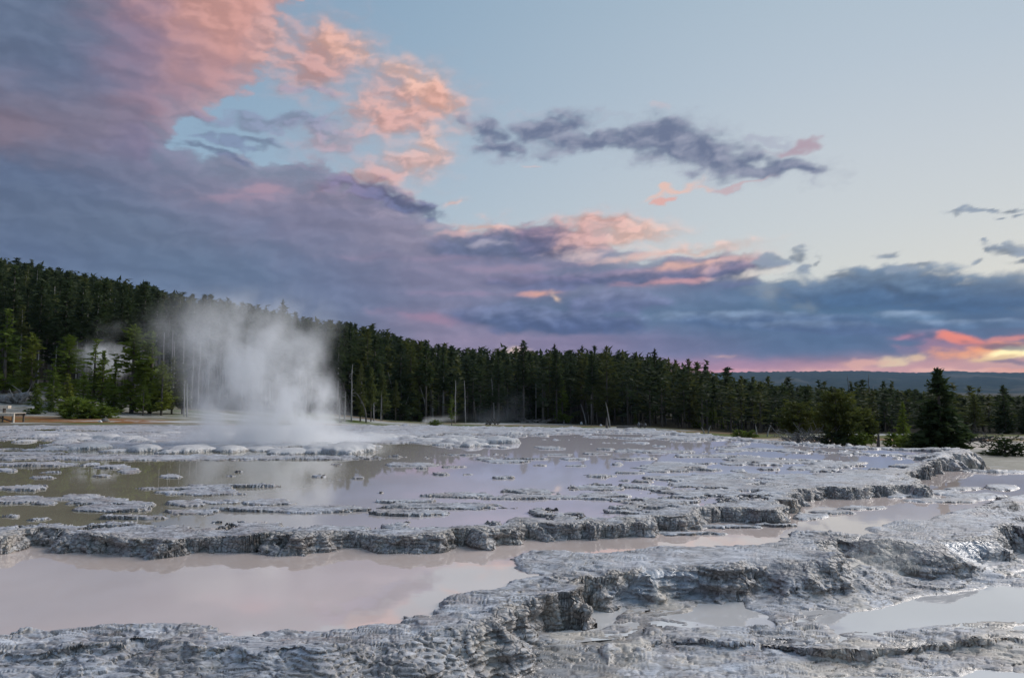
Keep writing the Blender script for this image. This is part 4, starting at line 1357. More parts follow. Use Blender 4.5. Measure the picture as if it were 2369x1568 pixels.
# --- trees one can pick out, left bank
FT = [
    (-60, 700, 'talldark0', 69.8, 'tall dark pine just outside the left edge of the photo', 1.1),
    (4, 716, 'greenpine0', 66.5, 'tall green pine cut by the left edge above the log pile', 1.0),
    (38, 706, 'tallbare0', 70.9, 'thin scraggy grey pine with a bare pale trunk near the left edge', 1.0),
    (66, 772, 'yellowpine', 64.3, 'bright yellow green pine behind the small round sapling', 1.0),
    (99, 694, 'talldark1', 75.2, 'tall dark green pine rising left of the broad green pine', 1.0),
    (151, 776, 'greenpine1', 64.3, 'broad green pine left of the white steam in the woods', 1.25),
    (191, 698, 'tallbare1', 73.0, 'tall pine with long bare trunk behind the steam in the left woods', .9),
    (207, 712, 'tallbare2', 74.1, 'second bare trunked pine behind the steam in the left woods', .9),
    (214, 783, 'sparse', 61.0, 'sparse pine with a visible thin trunk in front of the left steam', 1.2),
    (233, 812, 'greenpine2', 61.0, 'mid green pine right of the sparse pine before the left steam', 1.0),
    (258, 740, 'tallbare1', 76.3, 'bare trunked pine with a small crown standing in the left steam', .8),
    (262, 832, 'cone0', 60.0, 'pointed green pine at the right end of the left steam', 1.0),
    (303, 752, 'greenpine1', 60.0, 'tallest green pine of the clump left of the big steam plume', 1.1),
    (345, 768, 'greenpine0', 60.0, 'large green pine at the right side of the clump beside the big plume', 1.2),
    (372, 836, 'yellowpine', 57.8, 'yellowish pine low in the clump beside the big plume', 1.0),
    (396, 826, 'greypine0', 60.0, 'dim grey green pine half veiled by the big plume', 1.0),
    (420, 842, 'greypine1', 61.0, 'faint pine just inside the left side of the big plume', .9),
    (330, 880, 'greenpine2', 56.7, 'low green pine at the foot of the clump beside the big plume', 1.0),
    (120, 850, 'greenpine2', 62.1, 'mid green pine between the round sapling and the bright cone', 1.0),
    (190, 866, 'cone1', 57.8, 'green pine behind the bright shrub on the left bank', 1.1),
    (24, 820, 'yellowpine', 67.6, 'low yellow green pine above the silver log pile', 1.1),
]
for px, top, key, D, label, wd in FT:
    tree_at(px, top, key, label, D=D, widen=wd * 1.3)
tree_at(153, 864, 'coneyellow', 'bright young cone shaped pine on the left bank', D=54.5, widen=1.15)
tree_at(80, 888, 'cone2', 'small rounded green sapling beside the log pile', D=54.0, widen=1.35)
tree_at(178, 924, 'shrub', 'bright green shrub spreading on the left bank', D=50.7, widen=1.6, name='shrub', cat='shrub')
tree_at(206, 944, 'shrub', 'lower green shrub right of the spreading bright one', D=50.4, widen=1.9, name='shrub', cat='shrub')
tree_at(240, 942, 'shrub', 'olive shrub under the clump on the left bank', D=51.2, widen=1.9, name='shrub', cat='shrub')
tree_at(116, 898, 'cone1', 'small yellow green sapling between the two cones on the left bank', D=57.8, widen=1.1)
# --- centre
for px, top, base, key, label, wd in [
    (833, 838, 975, 'greypine0', 'grey green pine with bare lower trunk right of the big plume', .8),
    (858, 850, 975, 'greypine2', 'pale green pine second from the big plume', .8),
    (883, 844, 974, 'greypine1', 'tall olive pine behind the dark little cone', .9),
    (896, 909, 972, 'conedark', 'small dense dark green cone at the meadow rim near the plume', .8),
    (915, 880, 974, 'greypine2', 'thin grey pine between the little cone and the leaning snag', .8),
    (954, 880, 973, 'greypine0', 'olive pine behind the small steam vent', 1.1),
    (972, 928, 975, 'cone0', 'small deep green cone left of the small steam vent', .75),
    (1045, 912, 985, 'sparse', 'crooked sparse pine with yellow tufts alone on the meadow', 1.0),
    (1301, 880, 978, 'greenpine0', 'broad grey green pine standing forward of the dark forest', 1.3),
    (1268, 892, 977, 'greypine1', 'dim olive pine left of the broad forward pine', 1.2),
    (1370, 900, 979, 'greypine2', 'olive pine behind the leaning snag pair', 1.2),
    (1418, 892, 979, 'greypine0', 'tall grey green pine near the root clump on the meadow', 1.2),
    (1470, 948, 980, 'cone1', 'short green sapling in the meadow grass at mid right', 1.0),
    (1503, 908, 980, 'greypine1', 'slender green pine right of the short meadow sapling', 1.0),
    (1452, 905, 979, 'greypine2', 'leaning grey green pine beside the short meadow sapling', 1.0),
    (1575, 902, 984, 'greypine0', 'grey green pine at the start of the right hand clump', 1.15),
    (1613, 927, 990, 'cone2', 'round green pine leading the right hand clump', 1.3),
    (1649, 922, 992, 'greenpine2', 'full green pine in the right hand clump', 1.1),
    (1671, 958, 991, 'cone0', 'low green pine in the gap of the right hand clump', 1.2),
    (1689, 934, 992, 'coneyellow', 'yellowish narrow pine in the right hand clump', 1.0),
    (1716, 968, 993, 'cone1', 'small pine at the right end of the clump before the tall grey pine', 1.1),
    (1745, 872, 994, 'greypine1', 'tall wide grey green pine right of the clump', 1.2),
    (1775, 930, 996, 'greypine2', 'dull green pine between the tall grey pine and the bushy one', 1.1),
    (2047, 914, 997, 'conedark', 'dark pine behind the twisted stump', 1.1),
    (2092, 930, 1026, 'cone2', 'dark green pine left of the big spruce', 1.0),
    (2178, 855, 1043, 'bigspruce', 'largest dark spruce at the right standing above the ridge line', 1.0),
    (2257, 913, 1003, 'greypine2', 'dusky pine right of the largest spruce', 1.3),
    (2326, 891, 1003, 'conedark', 'broad dark spruce second from the right edge', 1.25),
    (2375, 915, 1004, 'conedark', 'dark spruce cut by the right edge', 1.3)]:
    tree_at(px, top, key, label, base=base, widen=wd)
tree_at(1847, 936, 'bushpine', 'low bushy yellow green pine with bare silver branches beneath', base=1026, widen=1.0)
tree_at(1937, 912, 'roundpine', 'rounded green pine right of the bushy one on the terrace rim', base=1029, widen=.82)
tree_at(1995, 948, 'roundpine', 'smaller rounded pine leaning against the rounded one', base=1024, widen=.8)
for px, top, base, label, key, wd in [(1712, 1000, 1011, 'low green shrub on the ochre flat beyond the terrace', 'shrub', 1.9), (1740, 1001, 1012, 'small shrub touching the low green one on the ochre flat', 'shrub', 1.3),
                                      (1995, 1012, 1031, 'ground hugging juniper left of the twisted stump', 'shrub', 1.3), (2068, 1008, 1033, 'low juniper under the pine left of the big spruce', 'shrub', 1.2),
                                      (2105, 1014, 1036, 'low juniper touching the foot of the big spruce', 'shrub', 1.2), (2326, 1028, 1054, 'dark low shrub near the right edge', 'shrubdark', 1.2), (1925, 1008, 1030, 'low shrub at the foot of the rounded pine', 'shrubdark', 1.0),
                                      (1008, 978, 984, 'tiny yellow green shrub beside the crooked sparse pine', 'shrub', 1.8)]:
    tree_at(px, top, key, label, base=base, widen=wd, name='shrub', cat='shrub')


# --- the forest itself
def forest():
    rs = np.random.RandomState(77)
    pts = []
    while len(pts) < 6500:
        px = rs.uniform(-420, 2800)
        fr = float(forest_front(px))
        dmax = 182 if px < 1000 else (165 if px < 1250 else (135 if px < 1560 else 105))
        D = math.sqrt(rs.uniform(fr ** 2, dmax ** 2))
        if px > 1450 and rs.uniform() < .35:
            continue
        pts.append((px, D))
    # an even spread: drop the ones too close to another
    kept = []; cell = {}
    for px, D in sorted(pts, key=lambda q: q[1]):
        x = (px - 1184.5) / FPX * D * 1.006
        r = 1.6 if D < 110 else 1.9
        ci, cj = int(x // 3), int(D // 3)
        ok = True
        for a in (-1, 0, 1):
            for b in (-1, 0, 1):
                for (qx, qy) in cell.get((ci + a, cj + b), ()):
                    if (qx - x) ** 2 + (qy - D) ** 2 < r * r:
                        ok = False
        if ok:
            cell.setdefault((ci, cj), []).append((x, D)); kept.append((px, x, D))
    out = []
    sky_line = ([-420, 0, 100, 200, 300, 400, 500, 600, 700, 800, 900, 1000, 1100, 1200, 1300, 1400, 1500, 1600, 1700, 1800, 1900, 2000, 2100, 2200, 2369, 2800],
                [560, 603, 622, 640, 658, 676, 698, 716, 738, 748, 772, 800, 812, 815, 818, 818, 826, 858, 880, 896, 900, 903, 905, 915, 920, 920])
    for px, x, D in kept:
        g = float(ground_z(x, D))
        H = rs.uniform(7, 11)
        if px < 800 and D < 95:
            H = rs.uniform(8, 12)
        cap = top_z(px, np.interp(px, *sky_line), D) - g
        j = rs.uniform()
        H = min(H, cap * (1.0 + .16 * (j - .5)) + (.8 if j > .93 else 0))
        if H < 1.6:
            H = rs.uniform(1.5, 2.2)
            if px > 1500:
                pass
        out.append((H / D, px, x, D, g, H))
    out.sort(reverse=True)
    inview = [t for t in out if -20 < t[1] < 2390]
    rest = [t for t in out if not -20 < t[1] < 2390]
    indiv = inview[:205]
    far_ = inview[205:] + rest
    chosen = []
    for k, (q, px, x, D, g, H) in enumerate(indiv):
        rr = rs.uniform()
        if px < 760:
            key = 'tallbare%d' % rs.randint(3) if rr < .22 else 'talldark%d' % rs.randint(4)
            zone = 'left'
        elif px < 1560:
            key = 'talldark%d' % rs.randint(4) if rr < .6 else ('greypine%d' % rs.randint(3) if rr < .85 else 'conedark')
            zone = 'mid'
        else:
            key = 'talldark%d' % rs.randint(4) if rr < .3 else ('conedark' if rr < .55 else 'greypine%d' % rs.randint(3))
            zone = 'right'
        gr = {'left': 'pines of the left hillside forest', 'mid': 'pines of the forest behind the meadow', 'right': 'trees of the low forest belt on the right'}[zone]
        e = put_tree('pine_tree', key, x, D, g - .15, H, 'pine', 'pine tree', gr, {'left': 1.2, 'mid': 1.2, 'right': 1.3}[zone] * (1.15 if H < 4 else 1))
        chosen.append((px, key[:5], e))
    segs = [(40, 'above the boardwalk'), (120, 'above the silver log pile'), (200, 'behind the broad green pine'), (280, 'behind the woodland steam'), (370, 'above the big green clump'), (450, 'left of the big plume'),
            (560, 'behind the left side of the plume'), (660, 'behind the middle of the plume'), (770, 'behind the right side of the plume'), (850, 'just right of the plume'), (930, 'behind the little dark cone'),
            (1020, 'behind the small steam vent'), (1110, 'behind the crooked pine'), (1200, 'above the dark root clump'), (1280, 'above the grey brushwood'), (1350, 'behind the broad forward pine'),
            (1430, 'behind the leaning snags'), (1500, 'above the black root fan'), (1570, 'where the forest meets the ridge'), (1660, 'behind the right hand clump'), (1760, 'behind the tall grey pine'),
            (1850, 'behind the bushy pine'), (1960, 'behind the rounded pine'), (2060, 'around the bare spires'), (2150, 'left of the big spruce'), (2260, 'behind the big spruce'), (2500, 'near the right edge')]
    kinds = {'tallb': 'bare trunked pine', 'talld': 'dark full pine', 'greyp': 'dull grey green pine', 'coned': 'dense cone shaped spruce'}
    words = ['first', 'second', 'third', 'fourth', 'fifth', 'sixth', 'seventh', 'eighth', 'ninth', 'tenth', 'eleventh', 'twelfth', 'thirteenth', 'fourteenth', 'fifteenth', 'sixteenth', 'seventeenth', 'eighteenth', 'nineteenth', 'twentieth', 'twenty first', 'twenty second', 'twenty third', 'twenty fourth', 'twenty fifth', 'twenty sixth', 'twenty seventh', 'twenty eighth']
    bins = {}
    for px, kd, e in chosen:
        sgm = next(q[1] for q in segs if px < q[0])
        bins.setdefault((sgm, kd), []).append((px, e))
    for (sgm, kd), lst in bins.items():
        lst.sort(key=lambda q: q[0])
        for n_, (px, e) in enumerate(lst):
            if len(lst) == 1:
                e['label'] = kinds[kd] + ' in the forest ' + sgm
            else:
                e['label'] = kinds[kd] + ', ' + words[n_] + ' from left, ' + sgm
    # everything smaller: one mass
    protos = []
    for i in range(7):
        r2 = np.random.RandomState(500 + i)
        cb = (.15, .25, .35, .08, .2, .4, .12)[i]
        Vc, Fc = crown_mesh(r2, 15, cb, (1.9, 2.1, 1.8, 2.2, 1.9, 1.7, 2.0)[i], 50, 1.15, 'pine' if i % 2 else 'spruce', .5, spacing=1.15)
        # two triangles a tuft are enough here
        tri = Vc.reshape(-1, 3, 3)
        keep = np.arange(len(tri)) % 3 != 2
        Vc = tri[keep].reshape(-1, 3)
        a = np.arange(4) / 4 * 2 * pi
        Vt = np.vstack([np.stack([.17 * np.cos(a), .17 * np.sin(a), -.5 + 0 * a], 1), np.stack([.09 * np.cos(a), .09 * np.sin(a), 9 + 0 * a], 1)])
        Ft = []
        for k in range(4):
            q = (k + 1) % 4
            Ft += [(k, q, 4 + q), (k, 4 + q, 4 + k)]
        protos.append((Vc, np.arange(len(Vc)).reshape(-1, 3), Vt, np.array(Ft)))
    Vs, Fs, Ms = [], [], []; o = 0
    for (q, px, x, D, g, H) in far_:
        Vc, Fc, Vt, Ft = protos[rs.randint(7)]
        s = H / 15.0; a = rs.uniform(0, 6.28); wd = max(s, .4) * rs.uniform(1.25, 1.7)
        M = np.array([[cos(a) * wd, sin(a) * wd, 0], [-sin(a) * wd, cos(a) * wd, 0], [0, 0, s]])
        V = np.vstack([Vc, Vt]) @ M + np.array([x, D, g])
        Vs.append(V.astype(np.float32)); Fs.append(np.vstack([Fc, Ft + len(Vc)]) + o); o += len(V)
        mi = 0 if rs.uniform() < .75 else 1
        Ms.append(np.concatenate([np.full(len(Fc), mi), np.full(len(Ft), 2)]))
    me = np_mesh('forest', np.vstack(Vs), np.vstack(Fs), False, np.concatenate(Ms))
    for k in ('dark_needles', 'grey_needles', 'bark'):
        me.materials.append(MAT[k])
    fo = link('forest', me)
    tag(fo, 'dense dark conifer forest covering the hillside behind the front trees', 'forest', kind='stuff')


forest()

# ------------------------------------------------------------------ dead wood, stones, boardwalk
_dr = np.random.RandomState(99)


def land_point(px, py, dmin=34.5):
    D = max(base_depth(px, py), dmin) if px < 1560 else base_depth(px, py)
    x = (px - 1184.5) / FPX * D / (cos(PITCH) - (784 - py) / FPX * sin(PITCH))
    return x, D, float(ground_z(x, D))


def dead_tree(px, top, base, lean, r, nb, label, mat='dead_wood', blen=.10, curve=0.0, D=None, name='dead_tree', cat='dead tree', group=None, depth=None):
    if depth:
        D = depth; x = (px - 1184.5) / FPX * D; z = float(ground_z(x, D))
    else:
        x, D, z = land_point(px, base)
    H = max(.3, top_z(px, top, D) - z)
    r = r * .52
    L = lean / FPX * D
    q = np.linspace(0, 1, 9)
    P = np.stack([L * q ** (1 + curve) + _dr.normal(size=9) * .02 * H * .2 * q, _dr.normal(size=9) * .01 * H * q, q * H], 1); P[0, 2] = -.2
    e = bpy.data.objects.new(name, None); COL.objects.link(e); e.location = (x, D, z); e.empty_display_size = .3
    tag(e, label, cat, group)
    V, F = tube(P, r * (1 - q) ** .6 + .02, 7)
    link('trunk', np_mesh('dead_trunk', V, F, True), MAT[mat], e)
    parts = []
    for k in range(nb):
        t = _dr.uniform(.25, .95); i = int(t * 8); p0 = P[i] * (1 - (t * 8 - i)) + P[min(8, i + 1)] * (t * 8 - i)
        a = _dr.uniform(0, 6.28); l = H * blen * _dr.uniform(.5, 1.3) * (1.2 - t * .6); u = _dr.uniform(-.5, .5)
        d = np.array([cos(a), sin(a) * .7, u])
        p1 = p0 + d * l * .55 + np.array([0, 0, _dr.uniform(-.08, .08) * l]); p2 = p0 + d * l
        parts.append(tube([p0, p1, p2], [r * .30 + .008, r * .2 + .006, .008], 4))
        if _dr.uniform() < .5:
            parts.append(tube([p1, p1 + np.array([d[1], -d[0], .5]) * l * .35], [r * .15 + .006, .006], 3))
    if parts:
        V, F = merge(parts)
        link('branches', np_mesh('dead_branches', V, F), MAT[mat], e)['kind'] = 'stuff'
    return e


SN = [(847, 905, 977, -28, .13, 5, 'dark snag bending left out of the crust beside the big plume', 'dark_dead_wood', .12, 1.4),
      (813, 842, 975, -1, .12, 12, 'tall straight silver snag nearest the big plume', 'dead_wood', .08, 0),
      (834, 880, 975, 1, .10, 8, 'thin silver snag right of the tall straight one', 'dead_wood', .08, 0),
      (797, 905, 976, 1, .10, 14, 'short silver snag fading into the steam', 'dead_wood', .12, 0),
      (786, 918, 976, -2, .10, 14, 'shorter ghostly snag deeper in the steam', 'dead_wood', .12, 0),
      (865, 900, 974, -2, .09, 10, 'twiggy pale snag under the olive pines', 'dead_wood', .10, 0),
      (881, 905, 974, 1, .09, 10, 'twiggy pale snag touching the little dark cone', 'dead_wood', .10, 0),
      (917, 862, 972, -20, .11, 4, 'long pale snag leaning left above the white mound', 'dead_wood', .06, .4),
      (926, 905, 973, 22, .09, 3, 'thin snag leaning right across the long leaning one', 'dead_wood', .08, 0),
      (986, 893, 976, -16, .12, 6, 'curved grey snag arching over the small steam vent', 'dead_wood', .06, 1.2),
      (1053, 880, 981, 0, .12, 5, 'straight bare snag beside the crooked sparse pine', 'dead_wood', .05, 0),
      (1077, 880, 980, -3, .12, 6, 'straight bare snag midway between crooked pine and broken stub', 'dead_wood', .05, 0),
      (1100, 922, 979, -4, .20, 2, 'thick broken brown stub on the meadow', 'bark', .06, 0),
      (1143, 874, 976, -6, .15, 4, 'tallest bent silver snag before the dark forest', 'dead_wood', .05, .8),
      (1240, 886, 975, 0, .11, 5, 'tall grey snag against the dark forest left of the broad pine', 'dead_wood', .05, 0),
      (1258, 898, 940, -4, .10, 4, 'pale snag high against the forest beside the broad pine', 'dead_wood', .05, 0),
      (1356, 934, 981, -12, .09, 2, 'white footed snag leaning left in the meadow', 'dead_wood', .05, .3),
      (1362, 930, 978, -5, .08, 2, 'thin snag right of the white footed leaning one', 'dead_wood', .05, .3),
      (1382, 925, 978, -4, .09, 2, 'upright white footed snag in the meadow', 'dead_wood', .05, 0),
      (1411, 930, 988, -9, .10, 3, 'long leaning snag above the black stump', 'dead_wood', .05, .2),
      (1501, 930, 977, 0, .08, 3, 'fine straight snag right of the meadow root clump', 'dead_wood', .05, 0),
      (1529, 895, 977, 1, .10, 6, 'tall dark snag at the edge of the right hand forest', 'dark_dead_wood', .05, 0),
      (1542, 930, 978, -10, .08, 4, 'small forked snag leaning on the forest edge', 'dead_wood', .08, 0),
      (2014, 866, 988, 0, .13, 12, 'tallest bare spire rising above the far ridge on the right', 'dark_dead_wood', .06, 0),
      (2022, 893, 988, 2, .12, 12, 'pale bare spire right of the tallest one', 'dead_wood', .06, 0),
      (2005, 925, 990, -1, .12, 14, 'silver snag in the pale dead cluster behind the twisted stump', 'dead_wood', .10, 0),
      (2032, 930, 990, 3, .12, 14, 'silver snag at the right of the pale dead cluster', 'dead_wood', .10, 0),
      (1990, 940, 990, -4, .10, 14, 'low silver snag at the left of the pale dead cluster', 'dead_wood', .12, 0),
      (1966, 868, 985, 0, .10, 10, 'thin dark spire left of the tallest bare one', 'dark_dead_wood', .05, 0),
      (1638, 985, 1005, 6, .08, 3, 'small twisted driftwood snag by the crust edge', 'dead_wood', .35, .5),
      (1629, 988, 1003, -6, .07, 2, 'white curled snag beside the twisted driftwood one', 'dead_wood', .3, .5),
      (1751, 982, 1007, -3, .08, 2, 'short snag on the ochre flat left of the bushy pine', 'dead_wood', .2, .4),
      (1775, 985, 1010, 8, .08, 2, 'short snag leaning right on the ochre flat', 'dead_wood', .2, .4),
      (1404, 965, 990, -1, .22, 1, 'black charred stump at the meadow edge', 'dark_dead_wood', .2, 0),
      (2032, 1003, 1034, 2, .10, 2, 'dark twisted stump with a bent arm at the terrace rim', 'dark_dead_wood', .45, .2)]
for (px, top, base, lean, r, nb, lab, mt, bl, cu) in SN:
    dead_tree(px, top, base, lean, r, nb, lab, mt, bl, cu, cat='dead tree', name='dead_tree' if base - top > 26 else 'tree_stump')
TL = ['bare pole between the green clump and the big plume', 'second bare pole right of the green clump', 'third bare pole right of the green clump', 'fourth bare pole, half inside the plume', 'faint bare pole inside the left of the plume',
      'rightmost faint bare pole inside the plume', 'slim bare pole behind the bright cone sapling', 'slim bare pole left of the woodland steam', 'slim bare pole behind the small round sapling', 'lower bare stem at the foot of the plume', 'twin of the lower bare stem at the foot of the plume']
# pale bare stems inside the left forest, seen through the steam
for k, (px, top, dd) in enumerate([(378, 770, 124), (396, 764, 126), (404, 790, 122), (427, 785, 124), (445, 800, 125), (461, 790, 128), (128, 800, 126), (176, 790, 128), (90, 812, 122), (430, 880, 104), (437, 886, 103)]):
    dead_tree(px, top, 960, _dr.uniform(-3, 3), .075, 5, TL[k], 'dead_wood', .05, 0, depth=dd * .48, group='bare trunks left of the big plume')


def branch_heap(name, px, base, w, h, n, label, mat, cat, thick=.07, depth=None, main=None):
    if depth:
        D = depth; x = (px - 1184.5) / FPX * D; z = float(ground_z(x, D))
    else:
        x, D, z = land_point(px, base)
    thick = thick * .72
    if D < 30:
        z = max(z, -.3)
    Wd = w / FPX * D; Hh = h / FPX * D
    parts = []
    if main:
        parts.append(tube([(-Wd * .5 * main, 0, Hh * .25), (0, .1, Hh * .32), (Wd * .5 * main, 0, Hh * .55)], [thick * 2.2, thick * 2.6, thick * 1.4], 8))
    for k in range(n):
        p = np.array([_dr.uniform(-.35, .35) * Wd, _dr.uniform(-.3, .3) * Wd * .5, _dr.uniform(0, .3) * Hh])
        a = _dr.uniform(0, 2 * pi); l = Wd * _dr.uniform(.15, .5)
        d = np.array([cos(a), sin(a) * .5, _dr.uniform(.0, 1.6) * Hh / Wd * 1.3])
        p1 = p + d * l * .5 + _dr.normal(size=3) * .08 * l
        p2 = p + d * l + np.array([0, 0, _dr.uniform(-.1, .25) * Hh])
        r = thick * _dr.uniform(.4, 1.0)
        parts.append(tube([p, p1, p2], [r, r * .7, .01], 5))
        p3 = p1 + np.array([-d[0] * .4, d[1], _dr.uniform(.2, .9) * Hh / max(l, .1) * .4]) * l * .6
        parts.append(tube([p1, p3], [r * .5, .008], 4))
    V, F = merge(parts)
    o = link(name, np_mesh(name, V, F), MAT[mat], None, (x, D, z))
    tag(o, label, cat)
    return o


branch_heap('root_clump', 1137, 983, 46, 22, 22, 'dark upturned root clump with curled arms in the middle of the meadow', 'dark_dead_wood', 'roots', .09)
branch_heap('root_clump', 1485, 990, 30, 16, 24, 'black fan of fallen roots on the meadow right of centre', 'dark_dead_wood', 'roots', .08)
branch_heap('fallen_branches', 1225, 979, 110, 14, 26, 'line of grey fallen brushwood lying beside the dark root clump', 'dead_wood', 'fallen branches', .035)
branch_heap('fallen_log', 1449, 990, 44, 8, 6, 'thin dark fallen log between the black stump and root fan', 'dark_dead_wood', 'log', .05, main=1)
branch_heap('fallen_branches', 784, 977, 22, 10, 6, 'small bleached branch on the shore right under the plume', 'dark_dead_wood', 'fallen branches', .06)
branch_heap('fallen_branches', 2262, 1044, 96, 36, 34, 'sprawling silver dead branches right of the big spruce', 'dark_dead_wood', 'fallen branches', .030, main=.8)
branch_heap('dead_roots', 1866, 1029, 112, 46, 95, 'tangle of silver dead branches under the bushy pine', 'dead_wood', 'dead branches', .028)
branch_heap('fallen_branches', 1795, 1011, 18, 7, 6, 'little brown driftwood piece on the ochre flat', 'bark', 'fallen branches', .05)
branch_heap('fallen_log', 36, 930, 70, 40, 30, 'big silver fallen log with raised limbs above the boardwalk', 'dead_wood', 'log', .17, depth=54, main=1.1)
branch_heap('fallen_branches', 112, 935, 60, 26, 34, 'heap of bleached branches between the two small saplings', 'dead_wood', 'fallen branches', .08, depth=52, main=.7)
branch_heap('fallen_branches', 150, 952, 34, 14, 14, 'small bleached branch left of the bright spreading shrub', 'dead_wood', 'fallen branches', .06, depth=48.5)


def stone(px, base, w, h, label, col, seed, name='boulder', depth=None):
    x, D, z = land_point(px, base, 34.5)
    if depth:
        D = depth; x = (px - 1184.5) / FPX * D; z = float(ground_z(x, D))
    n = 14; a = np.linspace(0, 2 * pi, n, endpoint=False); V = []
    rs = np.random.RandomState(seed)
    Wd, Hh = w / FPX * D / 2, h / FPX * D
    for k, q in enumerate(np.linspace(0, 1, 6)):
        rr = math.sqrt(max(0.001, 1 - q ** 2.2)) * (1 + .1 * rs.normal(size=n))
        V.append(np.stack([Wd * rr * np.cos(a), Wd * .8 * rr * np.sin(a), np.full(n, q * Hh - .05) + rs.normal(size=n) * .03 * Hh], 1))
    V = np.concatenate(V); F = []
    for i in range(5):
        for k in range(n):
            q = (k + 1) % n; F.append((i * n + k, i * n + q, (i + 1) * n + q, (i + 1) * n + k))
    F.append((5 * n, 5 * n + 4, 5 * n + 8, 5 * n + 11))
    o = link(name, np_mesh(name, V, np.array(F), True), MAT[col], None, (x, D, z))
    tag(o, label, 'stone' if name != 'sinter_cone' else 'mound')


MAT['dark_stone'] = mat_wood('dark_stone', (.09, .08, .07), (.24, .22, .19), 5)
MAT['white_stone'] = mat_wood('white_stone', (.55, .56, .58), (.80, .80, .80), 5)
stone(249, 978, 20, 11, 'dark boulder on the ochre bank below the pine clump', 'dark_stone', 1, depth=39.5)
stone(238, 980, 9, 6, 'small white stone left of the dark boulder', 'white_stone', 2, depth=39)
stone(918, 973, 20, 12, 'small white pointed sinter mound behind the meadow pines', 'white_stone', 3, 'sinter_cone', depth=82)
for k, (px, py, w, h, lab) in enumerate([(1304, 978, 6, 10, 'white stub standing in the grass right of the brushwood'), (1345, 980, 6, 6, 'low white stub near the leaning meadow snags'), (1478, 982, 6, 7, 'white stub left of the short sapling'),
                                       (1493, 983, 5, 5, 'smaller white stub right of the short sapling'), (1390, 984, 6, 4, 'white chip of wood by the upright snag')]):
    stone(px, py, w, h, lab, 'white_stone', 10 + k, 'white_stub')


# boardwalk end with its bench
def box(x0, x1, y0, y1, z0, z1):
    V = np.array([[x, y, z] for z in (z0, z1) for y in (y0, y1) for x in (x0, x1)], float)
    F = np.array([[0, 2, 3], [0, 3, 1], [4, 5, 7], [4, 7, 6], [0, 1, 5], [0, 5, 4], [2, 6, 7], [2, 7, 3], [0, 4, 6], [0, 6, 2], [1, 3, 7], [1, 7, 5]])
    return V, F


MAT['weathered_board'] = mat_wood('weathered_board', (.50, .42, .33), (.74, .66, .55), 2)
MAT['beam'] = mat_wood('beam', (.05, .042, .034), (.12, .10, .085), 2)


def boardwalk():
    D = 37.5; K_ = .42
    m = D / FPX
    X = lambda px: (px - 1184.5) * m / (cos(PITCH) + .12 * sin(PITCH))
    zt = top_z(20, 955, D); zb = float(ground_z(X(20), D)) - .1
    xr = X(46)
    e = bpy.data.objects.new('boardwalk', None); COL.objects.link(e); e.location = (xr, D, zb)
    tag(e, 'raised wooden boardwalk end with pale edge beam at the left edge', 'boardwalk')
    T = (zt - zb) / K_; e.scale = (K_,) * 3
    n = 62
    pv, pf = box(0, .20, -1.1, 1.1, T - .05, T)
    pm = np_mesh('plank', pv, pf)
    pm.materials.append(MAT['weathered_board'])
    for k in range(n):
        p = link('plank', pm, None, e, (-.22 * (k + 1), 0, 0))
    V, F = box(-.22 * n, .03, -1.16, -1.105, T - .34, T + .006)
    link('edge_beam', np_mesh('edge_beam', V, F), MAT['weathered_board'], e)
    V, F = box(-.22 * n, .0, .9, 1.0, T - .36, T - .06)
    link('edge_beam', np_mesh('edge_beam', V, F), MAT['beam'], e)
    for k, x in enumerate((-.28, -1.7, -3.4, -5.2, -7.2, -9.4)):
        for y in (-.95, .85):
            V, F = box(x, x + .16, y, y + .16, -.1, T - .06)
            link('post', np_mesh('post', V, F), MAT['beam' if y > 0 or k else 'weathered_board'], e)
        V, F = box(x - .03, x, -1.05, 1.05, T - .38, T - .07)
        link('cross_beam', np_mesh('cross_beam', V, F), MAT['beam'], e)
    V, F = tube([(-2.2, -1.0, T - .45), (-.25, -1.0, .35)], [.09, .09], 4)
    link('brace', np_mesh('brace', V, F), MAT['beam'], e)
    b = bpy.data.objects.new('bench', None); COL.objects.link(b); b.location = (X(16), D + .15, zt); b.scale = (K_,) * 3
    tag(b, 'pale plank bench standing on the boardwalk at the left edge', 'bench')
    hb = (top_z(16, 938, D) - zt) / K_
    V, F = box(-2.4, 0, -.28, .28, hb - .36, hb)
    link('seat', np_mesh('seat', V, F), MAT['weathered_board'], b)
    for x in (-.75, -2.2):
        V, F = box(x, x + .14, -.2, .2, 0, hb - .36)
        link('leg', np_mesh('leg', V, F), MAT['beam'], b)


boardwalk()

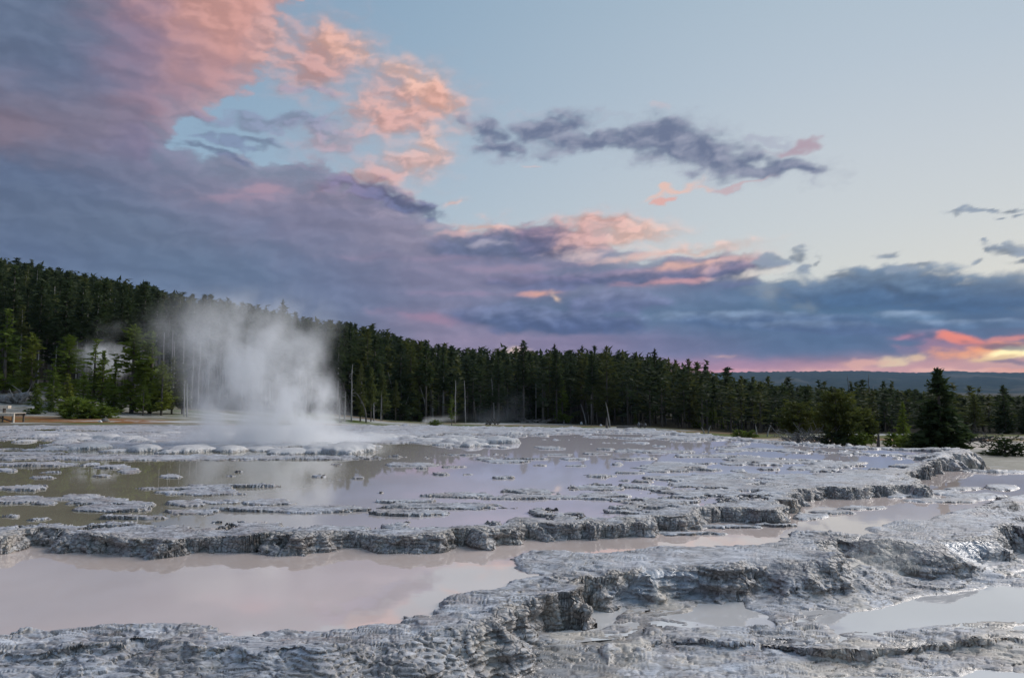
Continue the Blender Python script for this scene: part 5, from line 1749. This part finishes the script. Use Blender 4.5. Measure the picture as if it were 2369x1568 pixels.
# ------------------------------------------------------------------ steam
def steam(label, D, blobs, dens, nscale, thick=.6, seed=0.0, pad=1.25, floor=None, contrast=(.36, .66), lean=0):
    m = D / FPX
    cx = [];  R = []
    for (px, py, rx, ry, w) in blobs:
        x = (px - 1184.5) * m / (cos(PITCH) - (784 - py) / FPX * sin(PITCH)); z = top_z(px, py, D)
        cx.append((x, D, z)); R.append((rx * m, rx * m * thick, ry * m, w))
    lo = np.min([[c[k] - r[k] * pad for k in range(3)] for c, r in zip(cx, R)], 0)
    hi = np.max([[c[k] + r[k] * pad for k in range(3)] for c, r in zip(cx, R)], 0)
    if floor is not None:
        lo[2] = floor
    amp = 2.6 / nscale * .35 * .32
    keep = lo[2]; lo = lo - amp; hi = hi + amp
    if floor is not None:
        lo[2] = keep
    o_ = (lo + hi) / 2
    V = np.array([[x, y, z] for z in (lo[2], hi[2]) for y in (lo[1], hi[1]) for x in (lo[0], hi[0])], float) - o_
    F = np.array([[0, 2, 3, 1], [4, 5, 7, 6], [0, 1, 5, 4], [2, 6, 7, 3], [0, 4, 6, 2], [1, 3, 7, 5]])
    me = np_mesh('steam_plume', V, F)
    m_, t = mat_new('steam')
    g = t.new('ShaderNodeTexCoord').outputs['Object']
    wn = t.vmath('MULTIPLY', t.vmath('SUBTRACT', t.noise(t.vmath('ADD', g, (seed, 0, 0)), nscale * .5, 2, .5, color=True), (.5, .5, .5)), (2.6 / nscale * .30,) * 3)
    p = t.vmath('ADD', g, wn)
    tot = None
    for c, r in zip(cx, R):
        mp = t.mapping(p, loc=tuple(np.array(c) - o_), scale=(r[0] * pad, r[1] * pad, r[2] * pad), typ='TEXTURE')
        gr = t.new('ShaderNodeTexGradient', gradient_type='SPHERICAL'); t.l.new(mp, gr.inputs[0])
        v = t.math('MULTIPLY', t.math('POWER', gr.outputs['Fac'], 1.25), r[3])
        tot = v if tot is None else t.math('ADD', tot, v)
    n = t.noise(t.mapping(p, scale=(1, 1, .7)), nscale, 5, .6)
    d = t.math('MULTIPLY', tot, t.mapr(n, contrast[0], contrast[1], .08, 1.6))
    d = t.math('MULTIPLY', d, dens)
    vs = t.new('ShaderNodeVolumePrincipled'); out = t.new('ShaderNodeOutputMaterial')
    vs.inputs['Color'].default_value = (.985, .99, .995, 1)
    vs.inputs['Anisotropy'].default_value = .15
    t.put(vs.inputs['Density'], d)
    t.l.new(vs.outputs[0], out.inputs['Volume'])
    o = link('steam_plume', me, m_, None, tuple(o_))
    tag(o, label, 'steam')
    return o


steam('large pale steam plume billowing from the geyser pool', 22.0,
      [(690, 970, 105, 85, 1.9), (655, 1020, 220, 28, 2.3), (600, 900, 150, 140, .62), (560, 820, 160, 130, .42), (500, 760, 170, 95, .17), (690, 810, 95, 140, .24), (725, 900, 60, 140, .42), (480, 960, 70, 80, .45),
       (430, 775, 120, 50, .08), (600, 735, 190, 70, .10), (850, 1010, 90, 16, .35), (545, 1000, 110, 40, .7)], 2.3, 1.05, .55, 3.0, floor=.01, contrast=(.40, .66))
steam('faint steam rising among the pines on the left hillside', 57.0, [(248, 832, 85, 36, 2.4), (212, 812, 50, 30, 1.0), (275, 855, 40, 36, .9), (262, 756, 44, 26, .3), (240, 790, 40, 26, .3)], .45, .75, .5, 9.0, contrast=(.42, .62))
steam('small white steam vent jet at the far edge of the terrace', 70.0, [(985, 975, 14, 6, 1.6), (1002, 970, 26, 10, 1.0), (1030, 966, 34, 10, .5)], 1.0, .6, .6, 17.0)
steam('thin wisp of steam before the forest behind the dark root clump', 79.0, [(1160, 955, 60, 22, .7), (1185, 930, 40, 34, .6), (1120, 965, 60, 10, .6)], .15, .33, .5, 23.0)
sc.cycles.volume_max_steps = 128
